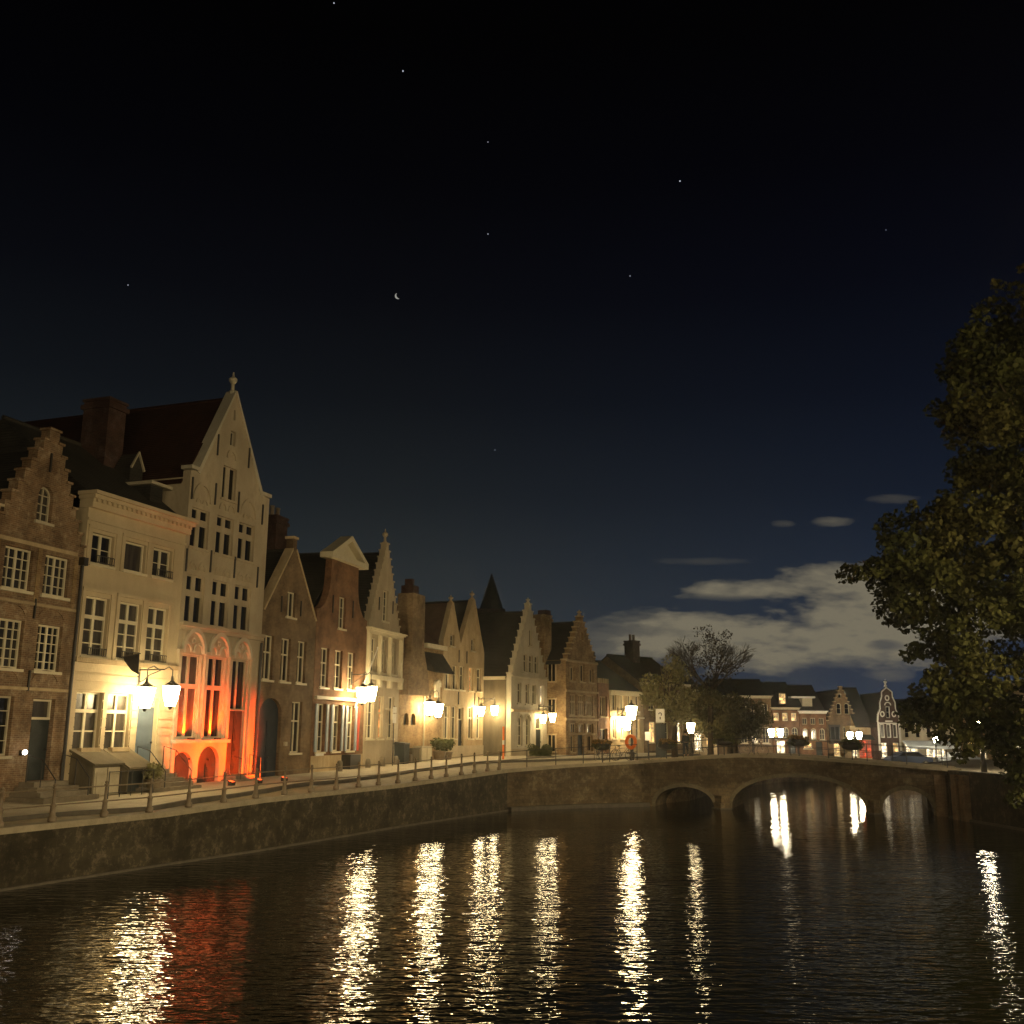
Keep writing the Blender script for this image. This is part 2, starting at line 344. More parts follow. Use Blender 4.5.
# ------------------------------------------------------------------ house kit
class House:
    def __init__(h, name, label, P0, P1, zb, wallmat, cat='house', group=None):
        h.P0 = Vector(P0); h.P1 = Vector(P1); d = h.P1-h.P0; h.L = d.length; h.t = d/h.L; h.zb = zb
        h.root = thing(name, label, cat, (P0[0], P0[1], zb), math.atan2(h.t.y, h.t.x), group)
        h.holes = []; h.wm = wallmat; h.anchors = MB()
    def part(h, mb, name, m_, parent=None, smooth=False):
        if parent is None or parent is h.root: return mb.build(name, m_, h.root, smooth, loc=(0, 0, -h.zb))
        return mb.build(name, m_, parent, smooth)
    def walls(h, outline, D, eave, x0=.01, x1=None, thick=.4, extra=None):
        x1 = h.L-.01 if x1 is None else x1
        mb = MB(); slab(mb, outline, h.holes, 0, thick)
        zb = h.zb-.4
        mb.add([(x0, thick, zb), (x0, D, zb), (x0, D, eave), (x0, thick, eave)], [(0, 1, 2, 3)])
        mb.add([(x1, thick, zb), (x1, D, zb), (x1, D, eave), (x1, thick, eave)], [(3, 2, 1, 0)])
        mb.add([(x0, D, zb), (x1, D, zb), (x1, D, eave), (x0, D, eave)], [(0, 1, 2, 3)])
        if extra: extra(mb)
        h.wall = h.part(mb, 'wall', h.wm); return h.wall
    def roof_gable(h, xc, zr, x0, x1, ze, y0, D, m_=None, gable=True):
        mb = MB(); ov = .12; k0 = (zr-ze)/max(xc-x0, .01); k1 = (zr-ze)/max(x1-xc, .01); th = .12
        P = [(x0-ov, ze-ov*k0), (xc, zr), (x1+ov, ze-ov*k1), (x1+ov, ze-ov*k1-th), (xc, zr-th*1.6), (x0-ov, ze-ov*k0-th)]
        mb.prism([P[0], P[1], P[4], P[5]], y0, D+.1); mb.prism([P[1], P[2], P[3], P[4]], y0, D+.1)
        mb.tube([(xc, y0, zr+.03), (xc, D+.1, zr+.03)], .09, 6)
        if gable:
            mb2 = MB(); mb2.add([(x0, D-.02, ze), (x1, D-.02, ze), (xc, D-.02, zr-.2)], [(2, 1, 0)])
            h.part(mb2, 'rear_gable', h.wm)
        return h.part(mb, 'roof', m_ or slate)
    def roof_side(h, x0, x1, ze, zr, D, y0=0.0, m_=None, ends=True):
        mb = MB(); th = .14; yr = (y0+D)/2
        mb.prismx([(y0-.15, ze-.08), (yr, zr), (yr, zr-th), (y0-.15, ze-.08-th)], x0, x1)
        mb.prismx([(yr, zr), (D+.15, ze-.08), (D+.15, ze-.08-th), (yr, zr-th)], x0, x1)
        mb.tube([(x0, yr, zr+.03), (x1, yr, zr+.03)], .09, 6)
        if ends:
            for x in (x0+.02, x1-.02): h.part(MB().prismx([(y0+.02, ze-.1), (yr, zr-th), (D-.02, ze-.1)], x-.012, x+.012), 'end_gable', h.wm)
        return h.part(mb, 'roof', m_ or slate)
    def window(h, s0, s1, z0, z1, nx=2, nz=3, m_=None, bar=.045, fr=.07, tr=None, mull=None, g=None, arch=False, sill=True, y=.14, cut=True, sillm=None, label=None, name='window'):
        m_ = m_ or trim
        if cut: h.holes.append(archpoly(s0, s1, z0, z1) if arch else [(s0, z0), (s1, z0), (s1, z1), (s0, z1)])
        a, b = s0+.003, s1-.003; c, d = z0+.003, z1-.003; mb = MB()
        if arch:
            r = (b-a)/2; zs = d-r; mb.arc((a+b)/2, zs, r, r-fr, y, y+.07)
            mb.box(a, a+fr, y, y+.07, c, zs); mb.box(b-fr, b, y, y+.07, c, zs)
        else:
            mb.box(a, a+fr, y, y+.07, c, d); mb.box(b-fr, b, y, y+.07, c, d); mb.box(a+fr, b-fr, y+.003, y+.066, d-fr, d)
        mb.box(a+fr, b-fr, y+.003, y+.066, c, c+fr)
        ml = mull if mull is not None else bar
        topz = d-fr if not arch else d-.02
        for i in range(1, nx):
            x = a+(b-a)*i/nx; w = ml if (nx % 2 == 0 and i == nx//2) else bar*.8
            if arch and abs(x-(a+b)/2) > .05: continue
            mb.box(x-w/2, x+w/2, y+.006, y+.06, c+fr, topz)
        if tr:
            zt = c+(d-c)*tr; mb.box(a+fr, b-fr, y-.004, y+.054, zt-ml*.55, zt+ml*.55)
            for i in range(1, nz):
                z = c+(zt-c)*i/nz; mb.box(a+fr, b-fr, y+.012, y+.05, z-bar*.35, z+bar*.35)
        else:
            for i in range(1, nz):
                z = c+(d-c)*i/nz; mb.box(a+fr, b-fr, y+.012, y+.05, z-bar*.35, z+bar*.35)
        w_ = h.part(mb, name, m_)
        if label: w_['label'] = label
        p = MB()
        if arch: p.prism(archpoly(a+.01, b-.01, c+.01, d-.01), y+.062, y+.10)
        else: p.box(a+.01, b-.01, y+.062, y+.10, c+.01, d-.01)
        gg = g or random.choice([glass, glass, glass_curtain, glass_dark])
        h.part(p, 'pane', gg, w_)
        if sill:
            q = MB().box(s0-.09, s1+.09, -.09, .13, z0-.10, z0-.003); h.part(q, 'sill', sillm or m_, w_)
        return w_
    def door(h, s0, s1, z0, z1, m_, tr=0, panels=3, arch=False, y=.18, g=None, leaves=1, trimm=None):
        h.holes.append(archpoly(s0, s1, z0, z1, ratio=.7 if arch == 'low' else 1) if arch else [(s0, z0), (s1, z0), (s1, z1), (s0, z1)])
        a, b = s0+.004, s1-.004; mb = MB(); dz = z1-tr
        if arch: mb.prism(archpoly(a, b, z0+.004, z1-.004, ratio=.7 if arch == 'low' else 1), y, y+.1)
        else: mb.box(a, b, y, y+.1, z0+.004, dz)
        top = dz if not arch else z1-(b-a)/2
        for k in range(leaves):
            x0 = a+(b-a)*k/leaves+.1; x1 = a+(b-a)*(k+1)/leaves-.1
            for j in range(panels):
                za = z0+.15+(top-z0-.2)*j/panels; zb_ = z0+.15+(top-z0-.2)*(j+1)/panels-.1
                mb.box(x0, x1, y-.03, y+.002, za, zb_); mb.box(x0+.08, x1-.08, y-.045, y-.028, za+.08, zb_-.08)
        if leaves == 2: mb.box((a+b)/2-.03, (a+b)/2+.03, y-.05, y+.001, z0+.02, top)
        d_ = h.part(mb, 'door', m_)
        h.part(MB().sphere((b-.14 if leaves == 1 else (a+b)/2+.1, y-.09, z0+1.05), .05, 8, 5), 'handle', iron, d_)
        if tr:
            t = MB(); t.box(a, b, y-.02, y+.08, dz+.003, dz+.09); t.box(a, a+.07, y-.01, y+.07, dz+.09, z1-.004); t.box(b-.07, b, y-.01, y+.07, dz+.09, z1-.004); t.box(a+.07, b-.07, y-.006, y+.066, z1-.08, z1-.004)
            w_ = h.part(t, 'fanlight', trimm or trim); h.part(MB().box(a+.02, b-.02, y+.071, y+.1, dz+.09, z1-.01), 'pane', g or glass, w_)
        return d_
    def band(h, z0, z1, out, m_, s0=0, s1=None, name='string_course'):
        return h.part(MB().box(s0, h.L if s1 is None else s1, -out, -.002, z0, z1), name, m_)
    def cornice(h, z0, z1, out, m_, s0=0, s1=None, dent=True, back=.4):
        s1 = h.L if s1 is None else s1; mb = MB(); H_ = z1-z0
        mb.box(s0-.05, s1+.05, -out*.45, back, z0, z0+H_*.35); mb.box(s0-.12, s1+.12, -out*.75, back+.002, z0+H_*.55, z0+H_*.78); mb.box(s0-.2, s1+.2, -out, back+.004, z0+H_*.78, z1)
        mb.box(s0-.06, s1+.06, -out*.5, back-.003, z0+H_*.35, z0+H_*.55)
        if dent:
            n = int((s1-s0)/.28)
            for i in range(n):
                x = s0+(s1-s0)*(i+.5)/n; mb.box(x-.06, x+.06, -out*.68, -out*.49, z0+H_*.36, z0+H_*.545)
        return h.part(mb, 'cornice', m_)
    def anchor(h, s, z0, z1, m_=None):
        return h.part(MB().box(s-.035, s+.035, -.06, -.004, z0, z1), 'wall_anchor', iron)
    def chimney(h, x0, x1, y0, y1, z0, z1, m_, pots=2):
        mb = MB().box(x0, x1, y0, y1, z0, z1); mb.box(x0-.1, x1+.1, y0-.1, y1+.1, z1-.35, z1-.15); mb.box(x0-.06, x1+.06, y0-.06, y1+.06, z1+.001, z1+.12)
        c = h.part(mb, 'chimney', m_); p = MB()
        for i in range(pots): p.lathe([(.14, 0), (.12, .5), (.15, .52), (.15, .6)], x0+(x1-x0)*(i+.5)/pots, (y0+y1)/2, 8, z1+.12)
        if pots: h.part(p, 'chimney_pots', iron_brown, c)
        return c
    def at(h, s, out, z):      # world position
        n = Vector((h.t.y, -h.t.x)); p = h.P0+h.t*s+n*out; return (p.x, p.y, z)
def stepped(c, z_e, z_p, s0, s1, n, zb, topw=.55):
    """outline of a crow-stepped gable: eaves at z_e, top block at z_p"""
    L = []; rise = (z_p-z_e)/(n)
    for k in range(n+1):
        xl = s0+(c-topw/2-s0)*k/n
        if k: L.append((xl, z_e+rise*(k-1)+rise*0))
        L.append((xl, z_e+rise*k))
    Rr = []
    for k in range(n+1):
        xr = s1-(s1-c-topw/2)*k/n
        if k: Rr.append((xr, z_e+rise*(k-1)))
        Rr.append((xr, z_e+rise*k))
    return [(s0, zb)]+L+Rr[::-1]+[(s1, zb)]
def coping_steps(h, outline, m_, th=.4, w=.06):
    for i in range(1, len(outline)-2):
        a, b = outline[i], outline[i+1]
        if abs(a[1]-b[1]) < 1e-4 and abs(a[0]-b[0]) > .05:
            x0, x1 = min(a[0], b[0]), max(a[0], b[0]); h.part(MB().box(x0-.05, x1+.05, -w, th+.04, a[1]+.002, a[1]+.09), 'step_cap', m_)
def finial(h, s, z, m_, hh=.9, y=.2):
    return h.part(MB().lathe([(.16, 0), (.18, .12), (.09, .2), (.08, hh*.45), (.2, hh*.6), (.2, hh*.7), (.06, hh*.8), (.03, hh)], s, y, 8, z), 'finial', m_)

# ================================================================== SETTING
EDGE = [(-27, -2, 1.6), (-19.5, 15, 1.6), (-13.87, 29.5, 1.63), (-11.33, 34.94, 1.66), (-9.13, 39.34, 1.84), (-5.04, 49.27, 1.9), (-.13, 59.43, 2.22), (3.54, 62.13, 2.44), (8.2, 64.2, 2.65)]
CTRL = EDGE+[(-24.6, 13, 1.7), (-18.9, 30, 1.78), (-17.4, 33.6, 1.82), (-16.1, 38.1, 1.86), (-14.1, 43.7, 1.95), (-12, 49.5, 2.0), (-10.4, 54.9, 2.06), (-8.6, 61.5, 2.12), (-7.1, 66.6, 2.2), (-4.8, 72.7, 2.3), (-2, 79, 2.4), (.1, 76, 2.4), (3, 82, 2.45), (4, 74, 2.46), (6.5, 78, 2.5), (10.7, 84, 2.6), (1, 66, 2.4),
                (-20, 60, 2.3), (-14, 70, 2.4), (12, 70, 2.65), (20, 92, 2.0), (24, 104, 1.25), (24, 112, 1.25), (34, 104, 1.25), (34, 112, 1.25), (48, 112, 1.25), (60, 109, 1.25), (-30, 100, 2.65), (60, 130, 1.25), (150, 115, 1.25), (400, 140, 1.25), (-60, 40, 2.0), (-60, 100, 2.4), (0, 150, 2.65)]
def zs(x, y):
    w = 0; a = 0
    for px, py, pz in CTRL:
        d = (x-px)**2+(y-py)**2
        if d < 1e-6: return pz
        k = 1/d**2; w += k; a += k*pz
    return a/w
FARB = [(9.4, 66.5), (11.8, 69.5), (14.6, 77), (19.5, 88), (25, 97), (33, 102), (60, 107), (150, 112), (400, 130)]
def outl(pts, step=2.5):
    o = []
    for i in range(len(pts)-1):
        a = Vector(pts[i][:2]); b = Vector(pts[i+1][:2]); n = max(1, int((b-a).length/step)) if (b-a).length < 60 else 1
        for k in range(n): o.append(tuple(a+(b-a)*k/n))
    o.append(tuple(pts[-1][:2])); return o
def zedge(x, y):
    best = None
    for i in range(len(EDGE)-1):
        a = Vector(EDGE[i]); b = Vector(EDGE[i+1]); ab = (b-a).xy; t = max(0, min(1, (Vector((x, y))-a.xy).dot(ab)/ab.length_squared)); p = a+(b-a)*t
        d = (p.xy-Vector((x, y))).length
        if best is None or d < best[0]: best = (d, p.z)
    return best[1] if best[0] < .02 else None
land = outl(EDGE)+outl(FARB, 4)+[(900, 400), (900, 1400), (-900, 1400), (-900, -2)]
extra = [(x*2.5-30+.37, y*2.5+5.21) for x in range(34) for y in range(44)]
extra = [p for p in extra if inpoly(p, land)]
vs, fs = cdt(land, (), extra)
g = MB().add([(x, y, (zedge(x, y) or zs(x, y))-.03) for x, y in vs], fs)
tag(g.build('street', asphalt), kind='structure')
# canal bed / ground sheet out to the horizon
tag(MB().add([(-1500, -1500, -2.2), (1500, -1500, -2.2), (1500, 1500, -2.2), (-1500, 1500, -2.2)], [(0, 1, 2, 3)]).build('ground', ground_m), kind='structure')
# right bank
RBANK = [(26, -30), (25.2, 10), (24.6, 35), (24.12, 50), (23.75, 57.2)]
rb2 = [(24.6, 62.5), (28, 72), (36, 84), (60, 92), (150, 97), (400, 105)]
rl = RBANK+rb2+[(900, 105), (900, -30)]
vs, fs = cdt(rl)
tag(MB().add([(x, y, 2.42) for x, y in vs], fs).build('riverside_path', paving), kind='structure')

# water
wm = bpy.data.materials.new('water'); wm.use_nodes = True; t = wm.node_tree; b = t.nodes['Principled BSDF']
b.inputs['Base Color'].default_value = (.006, .006, .003, 1); b.inputs['Roughness'].default_value = .012; b.inputs['IOR'].default_value = 1.33; b.inputs['Specular IOR Level'].default_value = .22
tco = nd(t, 'ShaderNodeTexCoord'); mp = nd(t, 'ShaderNodeMapping'); t.links.new(tco.outputs['Object'], mp.inputs[0]); mp.inputs['Scale'].default_value = (.55, 1.35, 1); mp.inputs['Rotation'].default_value = (0, 0, R(4))
na = nd(t, 'ShaderNodeTexNoise'); na.inputs['Scale'].default_value = 2.6; na.inputs['Detail'].default_value = 2.2; na.inputs['Roughness'].default_value = .55; t.links.new(mp.outputs[0], na.inputs['Vector'])
nb = nd(t, 'ShaderNodeTexNoise'); nb.inputs['Scale'].default_value = .35; nb.inputs['Detail'].default_value = 2; t.links.new(mp.outputs[0], nb.inputs['Vector'])
nc = nd(t, 'ShaderNodeTexNoise'); nc.inputs['Scale'].default_value = 8; nc.inputs['Detail'].default_value = 1; t.links.new(mp.outputs[0], nc.inputs['Vector'])
patch = mth(t, 'ADD', .1, mth(t, 'MULTIPLY', nb.outputs['Fac'], 1.9))
hgt = mth(t, 'ADD', mth(t, 'MULTIPLY', mth(t, 'MULTIPLY', na.outputs['Fac'], patch), 1.0), mth(t, 'MULTIPLY', nc.outputs['Fac'], .10))
sx = nd(t, 'ShaderNodeSeparateXYZ'); t.links.new(tco.outputs['Object'], sx.inputs[0])
mr = nd(t, 'ShaderNodeMapRange'); mr.inputs['From Min'].default_value = 14; mr.inputs['From Max'].default_value = 62; mr.inputs['To Min'].default_value = 1.08; mr.inputs['To Max'].default_value = .27; t.links.new(sx.outputs[1], mr.inputs['Value'])
hgt = mth(t, 'MULTIPLY', hgt, mr.outputs[0])
bp = nd(t, 'ShaderNodeBump'); bp.inputs['Strength'].default_value = 1.0; bp.inputs['Distance'].default_value = .048
t.links.new(hgt, bp.inputs['Height']); t.links.new(bp.outputs[0], b.inputs['Normal'])
tag(MB().add([(-60, -60, 0), (420, -60, 0), (420, 140, 0), (-60, 140, 0)], [(0, 1, 2, 3)]).build('water', wm), kind='structure')

# quay walls ---------------------------------------------------------------
def ribbon(pts, th, z0, ztop, side=1):
    """wall of thickness th standing along pts, thickness towards the land (left of direction if side=1)"""
    mb = MB(); n = len(pts); off = []
    for i in range(n):
        d = Vector((0, 0))
        if i > 0: d += (Vector(pts[i][:2])-Vector(pts[i-1][:2])).normalized()
        if i < n-1: d += (Vector(pts[i+1][:2])-Vector(pts[i][:2])).normalized()
        d.normalize(); off.append(Vector((-d.y, d.x))*side)
    vs = []
    for i, p in enumerate(pts):
        q = Vector(p[:2])+off[i]*th; zt = ztop(i)
        vs += [(p[0], p[1], z0(i)), (p[0], p[1], zt), (q.x, q.y, zt), (q.x, q.y, z0(i))]
    fs = [(0, 1, 2, 3), tuple(4*(n-1)+k for k in (3, 2, 1, 0))]
    for i in range(n-1):
        for k in range(4): fs.append((4*i+k, 4*i+(k+1) % 4, 4*i+4+(k+1) % 4, 4*i+4+k))
    return mb.add(vs, fs)
def subdiv(pts, step=2.0):
    o = []
    for i in range(len(pts)-1):
        a = Vector(pts[i]); b = Vector(pts[i+1]); n = max(1, int((b-a).length/step))
        for k in range(n): o.append(tuple(a+(b-a)*k/n))
    o.append(tuple(pts[-1])); return o
near_edge = EDGE[:7]
w = thing('quay_wall', 'long mossy dark stone quay wall running below the row of gabled houses', 'quay wall', (-13.87, 29.5, 0))
def loc_child(mb, name, m_, root):
    o = mb.build(name, m_, root); o.location = (-root.location.x, -root.location.y, -root.location.z); return o
P = subdiv(near_edge); loc_child(ribbon(P, .6, lambda i: -1.5, lambda i: P[i][2]-.14), 'masonry', quay_brick, w)
# irregular footing / scum line at the water
loc_child(ribbon([(p[0]+.10, p[1]-.05, 0) for p in P], .25, lambda i: -1.0, lambda i: .07), 'footing', kerb_m, w)
loc_child(ribbon([(p[0]+.05, p[1]-.03, 0) for p in P], .62, lambda i: P[i][2]-.14, lambda i: P[i][2]+.04), 'coping', coping_m, w)
w2 = thing('quay_wall', 'brownish brick quay wall facing the viewer just left of the arched bridge', 'quay wall', (3.54, 62.13, 0))
P2 = subdiv([EDGE[6], EDGE[7], EDGE[8]]); loc_child(ribbon(P2, .6, lambda i: -1.5, lambda i: P2[i][2]-.14), 'masonry', brick_wall, w2)
loc_child(ribbon([(p[0]+.05, p[1]-.05, 0) for p in P2], .62, lambda i: P2[i][2]-.14, lambda i: P2[i][2]+.04), 'coping', coping_m, w2)
loc_child(ribbon([(p[0]+.25, p[1]-.35, 0) for p in P2], .5, lambda i: -1.0, lambda i: .22), 'footing', kerb_m, w2)
w3 = thing('quay_wall', 'pale brick quay wall seen through the small left arch of the bridge', 'quay wall', (11.8, 69.5, 0))
P3 = subdiv([(x, y, 0) for x, y in [(8.2, 64.2)]+FARB[:8]], 4); loc_child(ribbon(P3, .6, lambda i: -1.5, lambda i: zs(P3[i][0], P3[i][1])+.1), 'masonry', brick_yellow, w3)
w4 = thing('quay_wall', 'brown quay wall half hidden under the big tree at the right edge', 'quay wall', (24.12, 50, 0))
P4 = subdiv([(x, y, 2.5) for x, y in RBANK], 3)
loc_child(ribbon(P4, .5, lambda i: -1.5, lambda i: 2.5, side=-1), 'masonry', quay_brick, w4)
loc_child(ribbon([(p[0]-.15, p[1], 0) for p in P4], .5, lambda i: -1.0, lambda i: .12, side=-1), 'footing', kerb_m, w4)
for yy_ in (56.2, 55.2):
    loc_child(MB().box(23.55, 24.3, yy_-.3, yy_+.3, -1, 2.3), 'buttress', brick_brown, w4)
w5 = thing('quay_wall', 'far right quay wall glimpsed through the right arch of the bridge', 'quay wall', (28, 72, 0))
P5 = subdiv([(x, y, 2.5) for x, y in rb2[:5]], 4); loc_child(ribbon(P5, .6, lambda i: -1.5, lambda i: 2.45, side=-1), 'masonry', brick_wall, w5)

# kerb + raised pavement on the house side
KERB = [(-23.5, 8), (-18.6, 22), (-14.9, 31.1), (-12.05, 35.9), (-10.35, 40.5), (-9.2, 45.8), (-7.3, 51.8), (-5.2, 57.5), (-3.4, 63), (-1.2, 67), (1.5, 69.5), (6.2, 72.5), (10, 77.5), (14, 83), (20, 92)]
INN = [(-24.6+1, 13-6), (-20.5, 25), (-17.3, 33.6), (-15.9, 38.1), (-13.9, 43.7), (-11.8, 49.5), (-10.2, 54.9), (-8.4, 61.5), (-6.9, 66.6), (-4.5, 72.7), (-1.6, 79.5), (3, 83.5), (7, 80.5), (10.5, 84.5), (16.3, 89.5), (20, 96)]
pave_poly = outl(KERB, 2)+outl([(x-.6, y+.3) for x, y in INN], 2)[::-1]
vs, fs = cdt(pave_poly)
pv = MB().add([(x, y, zs(x, y)+.11) for x, y in vs], fs)
tag(pv.build('pavement', paving), kind='structure')
K = subdiv([(x, y, 0) for x, y in KERB], 2)
tag(ribbon(K, .16, lambda i: zs(K[i][0], K[i][1])-.2, lambda i: zs(K[i][0], K[i][1])+.125).build('kerb', kerb_m), kind='structure')

# ================================================================== HOUSES
PP = [(-17.455, 33.61), (-16.11, 38.11), (-14.13, 43.67), (-12, 49.46), (-10.43, 54.91), (-8.61, 61.48), (-7.13, 66.62), (-4.76, 72.75), (-2.02, 79.01)]
# H0 mostly outside the frame
d0 = (Vector(PP[1])-Vector(PP[0])).normalized()
h = House('brick_house', 'dark brick house at the left edge, beside the narrow stepped gable', tuple(Vector(PP[0])-d0*7.2), tuple(Vector(PP[0])-d0*.02), 1.78, brick_brown)
for s in (.8, 3.0, 5.2):
    h.window(s, s+1.2, 9.0, 10.6, 4, 4); h.window(s, s+1.2, 6.3, 8.0, 4, 4); 
h.door(5.2, 6.3, 2.4, 4.7, dark_door); h.window(.8, 2.0, 3.4, 5.4, 2, 3); h.window(3.0, 4.2, 3.4, 5.4, 2, 3)
h.walls([(0.01, 1.4), (h.L-.01, 1.4), (h.L-.01, 11.6), (.01, 11.6)], 13, 11.6); h.cornice(11.3, 11.7, .35, wood_pale)
h.wm = slate; h.roof_side(.02, h.L-.02, 11.72, 16.2, 13, m_=slate)

# H1 stepped brown brick gable
h = House('brick_house', 'old brown brick house with a crow-stepped gable and small-paned windows, left of the cream house', PP[0], PP[1], 1.85, brick_old)
c = 2.55
h.window(.80, 2.13, 9.0, 10.45, 4, 4, mull=.09); h.window(2.72, 4.0, 9.0, 10.45, 4, 4, mull=.09)
h.window(.75, 2.05, 6.32, 7.98, 4, 5, mull=.09); h.window(2.72, 3.95, 6.32, 7.95, 4, 5, mull=.09)
h.window(2.05, 2.8, 11.55, 12.85, 2, 4, arch=True, g=glass_curtain, m_=trim_dull)
h.window(.6, 1.95, 3.42, 5.4, 2, 4, mull=.08, m_=trim_dull)
h.door(2.85, 3.95, 2.55, 5.35, dark_door, tr=.72, panels=4, g=glass_curtain)
o = stepped(c, 11.0, 14.95, .03, h.L-.03, 9, 1.45, .5)
h.walls(o, 12, 11.0); coping_steps(h, o, brick_old)
h.roof_gable(c, 14.3, .03, h.L-.03, 10.95, .4, 12)
for z in (8.55, 5.62): h.band(z, z+.1, .05, stone_warm, .1, h.L-.1)
h.band(10.6, 10.74, .05, stone_warm, .4, h.L-.4)
for s0_, s1_ in ((.75, 2.05), (2.72, 3.95)):
    for zc in (5.85, 8.08): h.part(MB().arc((s0_+s1_)/2, zc, .72, .6, -.03, .01, 15, 165, 10, .7), 'relief_arch', brick_old)
for s in (.45, 2.42, 4.3): h.part(MB().box(s-.10, s+.10, -.03, .01, 8.66, 10.59), 'window_surround', brick_yellow)
for s, z in ((2.42, 8.1), (2.5, 5.6), (2.45, 13.4)): h.anchor(s, z, z+.7)
h.part(MB().tube([(4.55, -.1, 10.3), (4.55, -.1, 2.2)], .06, 8).box(4.43, 4.67, -.25, -.01, 10.3, 10.6), 'drainpipe', iron)
lr = h.part(MB().box(2.42, 2.54, -.16, -.004, 3.42, 3.6), 'door_lamp', iron); h.part(MB().sphere((2.48, -.2, 3.53), .085, 10, 6), 'bulb', lamp_small, lr)
H1 = h

# H2 cream classical house
h = House('plastered_house', 'cream three-storey plastered house with a heavy moulded cornice and six tall windows', PP[1], PP[2], 1.9, cream)
cs = [.95, 2.82, 4.5]
h.window(cs[0]-.6, cs[0]+.6, 10.5, 11.68, 2, 2, mull=.12, g=glass_dark); h.window(cs[1]-.62, cs[1]+.62, 10.5, 11.68, 1, 1, g=glass_curtain); h.window(cs[2]-.6, cs[2]+.6, 10.5, 11.7, 2, 2, mull=.12)
for i, s in enumerate(cs): h.window(s-.64, s+.64, 7.0, 9.25, 2, 3, mull=.13, bar=.06, tr=.66, g=[glass_curtain, glass_curtain, glass_curtain][i])
h.window(.3, 1.66, 3.5, 5.68, 2, 2, mull=.12, tr=.68, bar=.06, g=glass_curtain); h.window(1.95, 3.3, 3.5, 5.68, 2, 2, mull=.12, tr=.68, bar=.06, g=glass_curtain)
h.door(3.75, 4.95, 2.75, 5.55, blue_door, tr=.35, panels=3)
h.walls([(.01, 1.5), (h.L-.01, 1.5), (h.L-.01, 12.6), (.01, 12.6)], 9.5, 12.6)
h.cornice(12.58, 13.2, .5, cream, 0, h.L, back=.4)
h.band(12.1, 12.2, .06, cream, 0, h.L); h.band(6.75, 6.93, .14, stone_warm, -.02, h.L, name='string_course')
h.band(6.55, 6.75, .05, cream, 0, h.L)
for s in cs:
    for z0_, z1_ in ((10.42, 11.82), (6.93, 9.42)):
        mb = MB(); mb.box(s-.86, s-.68, -.05, -.003, z0_, z1_); mb.box(s+.68, s+.86, -.05, -.003, z0_, z1_); mb.box(s-.86, s+.86, -.07, -.003, z1_+.003, z1_+.13)
        h.part(mb, 'window_surround', cream)
mb = MB()   # banded rustication on the ground floor
edges_ = [(0.02, .27), (1.7, 1.92), (3.34, 3.7), (5.0, h.L-.02)]
z = 2.1
while z < 6.5:
    if z < 5.62:
        for a, b_ in edges_: mb.box(a, b_, -.045, -.003, z, z+.29)
    else: mb.box(.02, h.L-.02, -.045, -.003, z+.02, z+.29)
    z += .33
h.part(mb, 'rusticated_courses', cream)
for s, z0_ in ((.98, 3.5), (2.62, 3.5)): h.part(MB().box(s-.5, s+.5, -.3, -.1, z0_-.02, z0_+.14), 'flower_box', stone_warm)
for s, z0_ in ((cs[0], 10.5), (cs[2], 10.5), (cs[0], 7.0), (cs[1], 7.0), (cs[2], 7.0)):
    gm = MB(); gm.box(s-.5, s+.5, -.2, -.17, z0_+.28, z0_+.31); gm.box(s-.5, s+.5, -.2, -.17, z0_+.02, z0_+.05)
    for k in range(9): gm.box(s-.49+k*.12, s-.47+k*.12, -.195, -.175, z0_+.05, z0_+.28)
    h.part(gm, 'window_grille', iron)
h.wm = slate; h.roof_side(.02, h.L-.02, 13.2, 16.6, 9.5, y0=.1, m_=slate)
h.chimney(4.35, 5.45, 3.4, 4.8, 14.5, 18.6, brick_dark, pots=0)
mb = MB().box(4.6, 5.4, 1.0, 3.0, 13.5, 14.6); d_ = h.part(mb, 'dormer', slate); h.part(MB().box(4.4, 5.8, .8, 3.1, 14.6, 14.74), 'dormer_cornice', trim_dull, d_)
mb = MB().prism([(5.0, 14.6), (5.8, 14.6), (5.8, 15.6), (5.4, 16.3), (5.0, 15.6)], 2.5, 4.6); d_ = h.part(mb, 'dormer', slate); h.part(MB().prism([(4.94, 15.6), (5.4, 16.4), (5.86, 15.6), (5.8, 15.55), (5.4, 16.3), (5.0, 15.55)], 2.4, 2.49), 'barge_board', trim_dull, d_)
H2 = h

# H3 tall white stone gothic gable house
h = House('stone_house', 'tallest house, pale stone with a steep pointed gable, cross windows and red-lit ground floor', PP[2], PP[3], 1.95, stone_pale)
bays = [(.28, 1.55), (2.1, 3.4), (3.8, 5.1)]
for s0_, s1_ in bays:
    h.window(s0_, s1_, 12.15, 13.9, 2, 1, m_=stone_pale, mull=.26, fr=.06, tr=.66, g=glass_dark, y=.12)
    h.window(s0_, s1_, 8.85, 10.93, 2, 1, m_=stone_pale, mull=.26, fr=.06, tr=.62, g=glass_dark, y=.12)
h.window(2.3, 3.35, 14.75, 16.3, 2, 1, m_=stone_pale, mull=.3, fr=.04, g=glass_dark, y=.12)
h.window(2.68, 3.08, 17.35, 18.05, 1, 1, m_=stone_white, fr=.04, g=glass_dark, sill=False); h.window(2.8, 2.96, 18.6, 19.1, 1, 1, m_=stone_white, fr=.03, g=glass_dark, sill=False)
for i, (s0_, s1_) in enumerate(((.3, 1.72), (2.15, 3.5))):
    h.window(s0_, s1_, 3.95, 7.5, 2, 1, m_=stone_pale, mull=.18, fr=.08, tr=.62, g=glass_curtain if i == 0 else glass_dark, y=.14)
h.window(3.95, 5.2, 5.2, 7.5, 2, 1, m_=stone_pale, mull=.12, fr=.07, g=glass_dark, y=.14, sill=False)
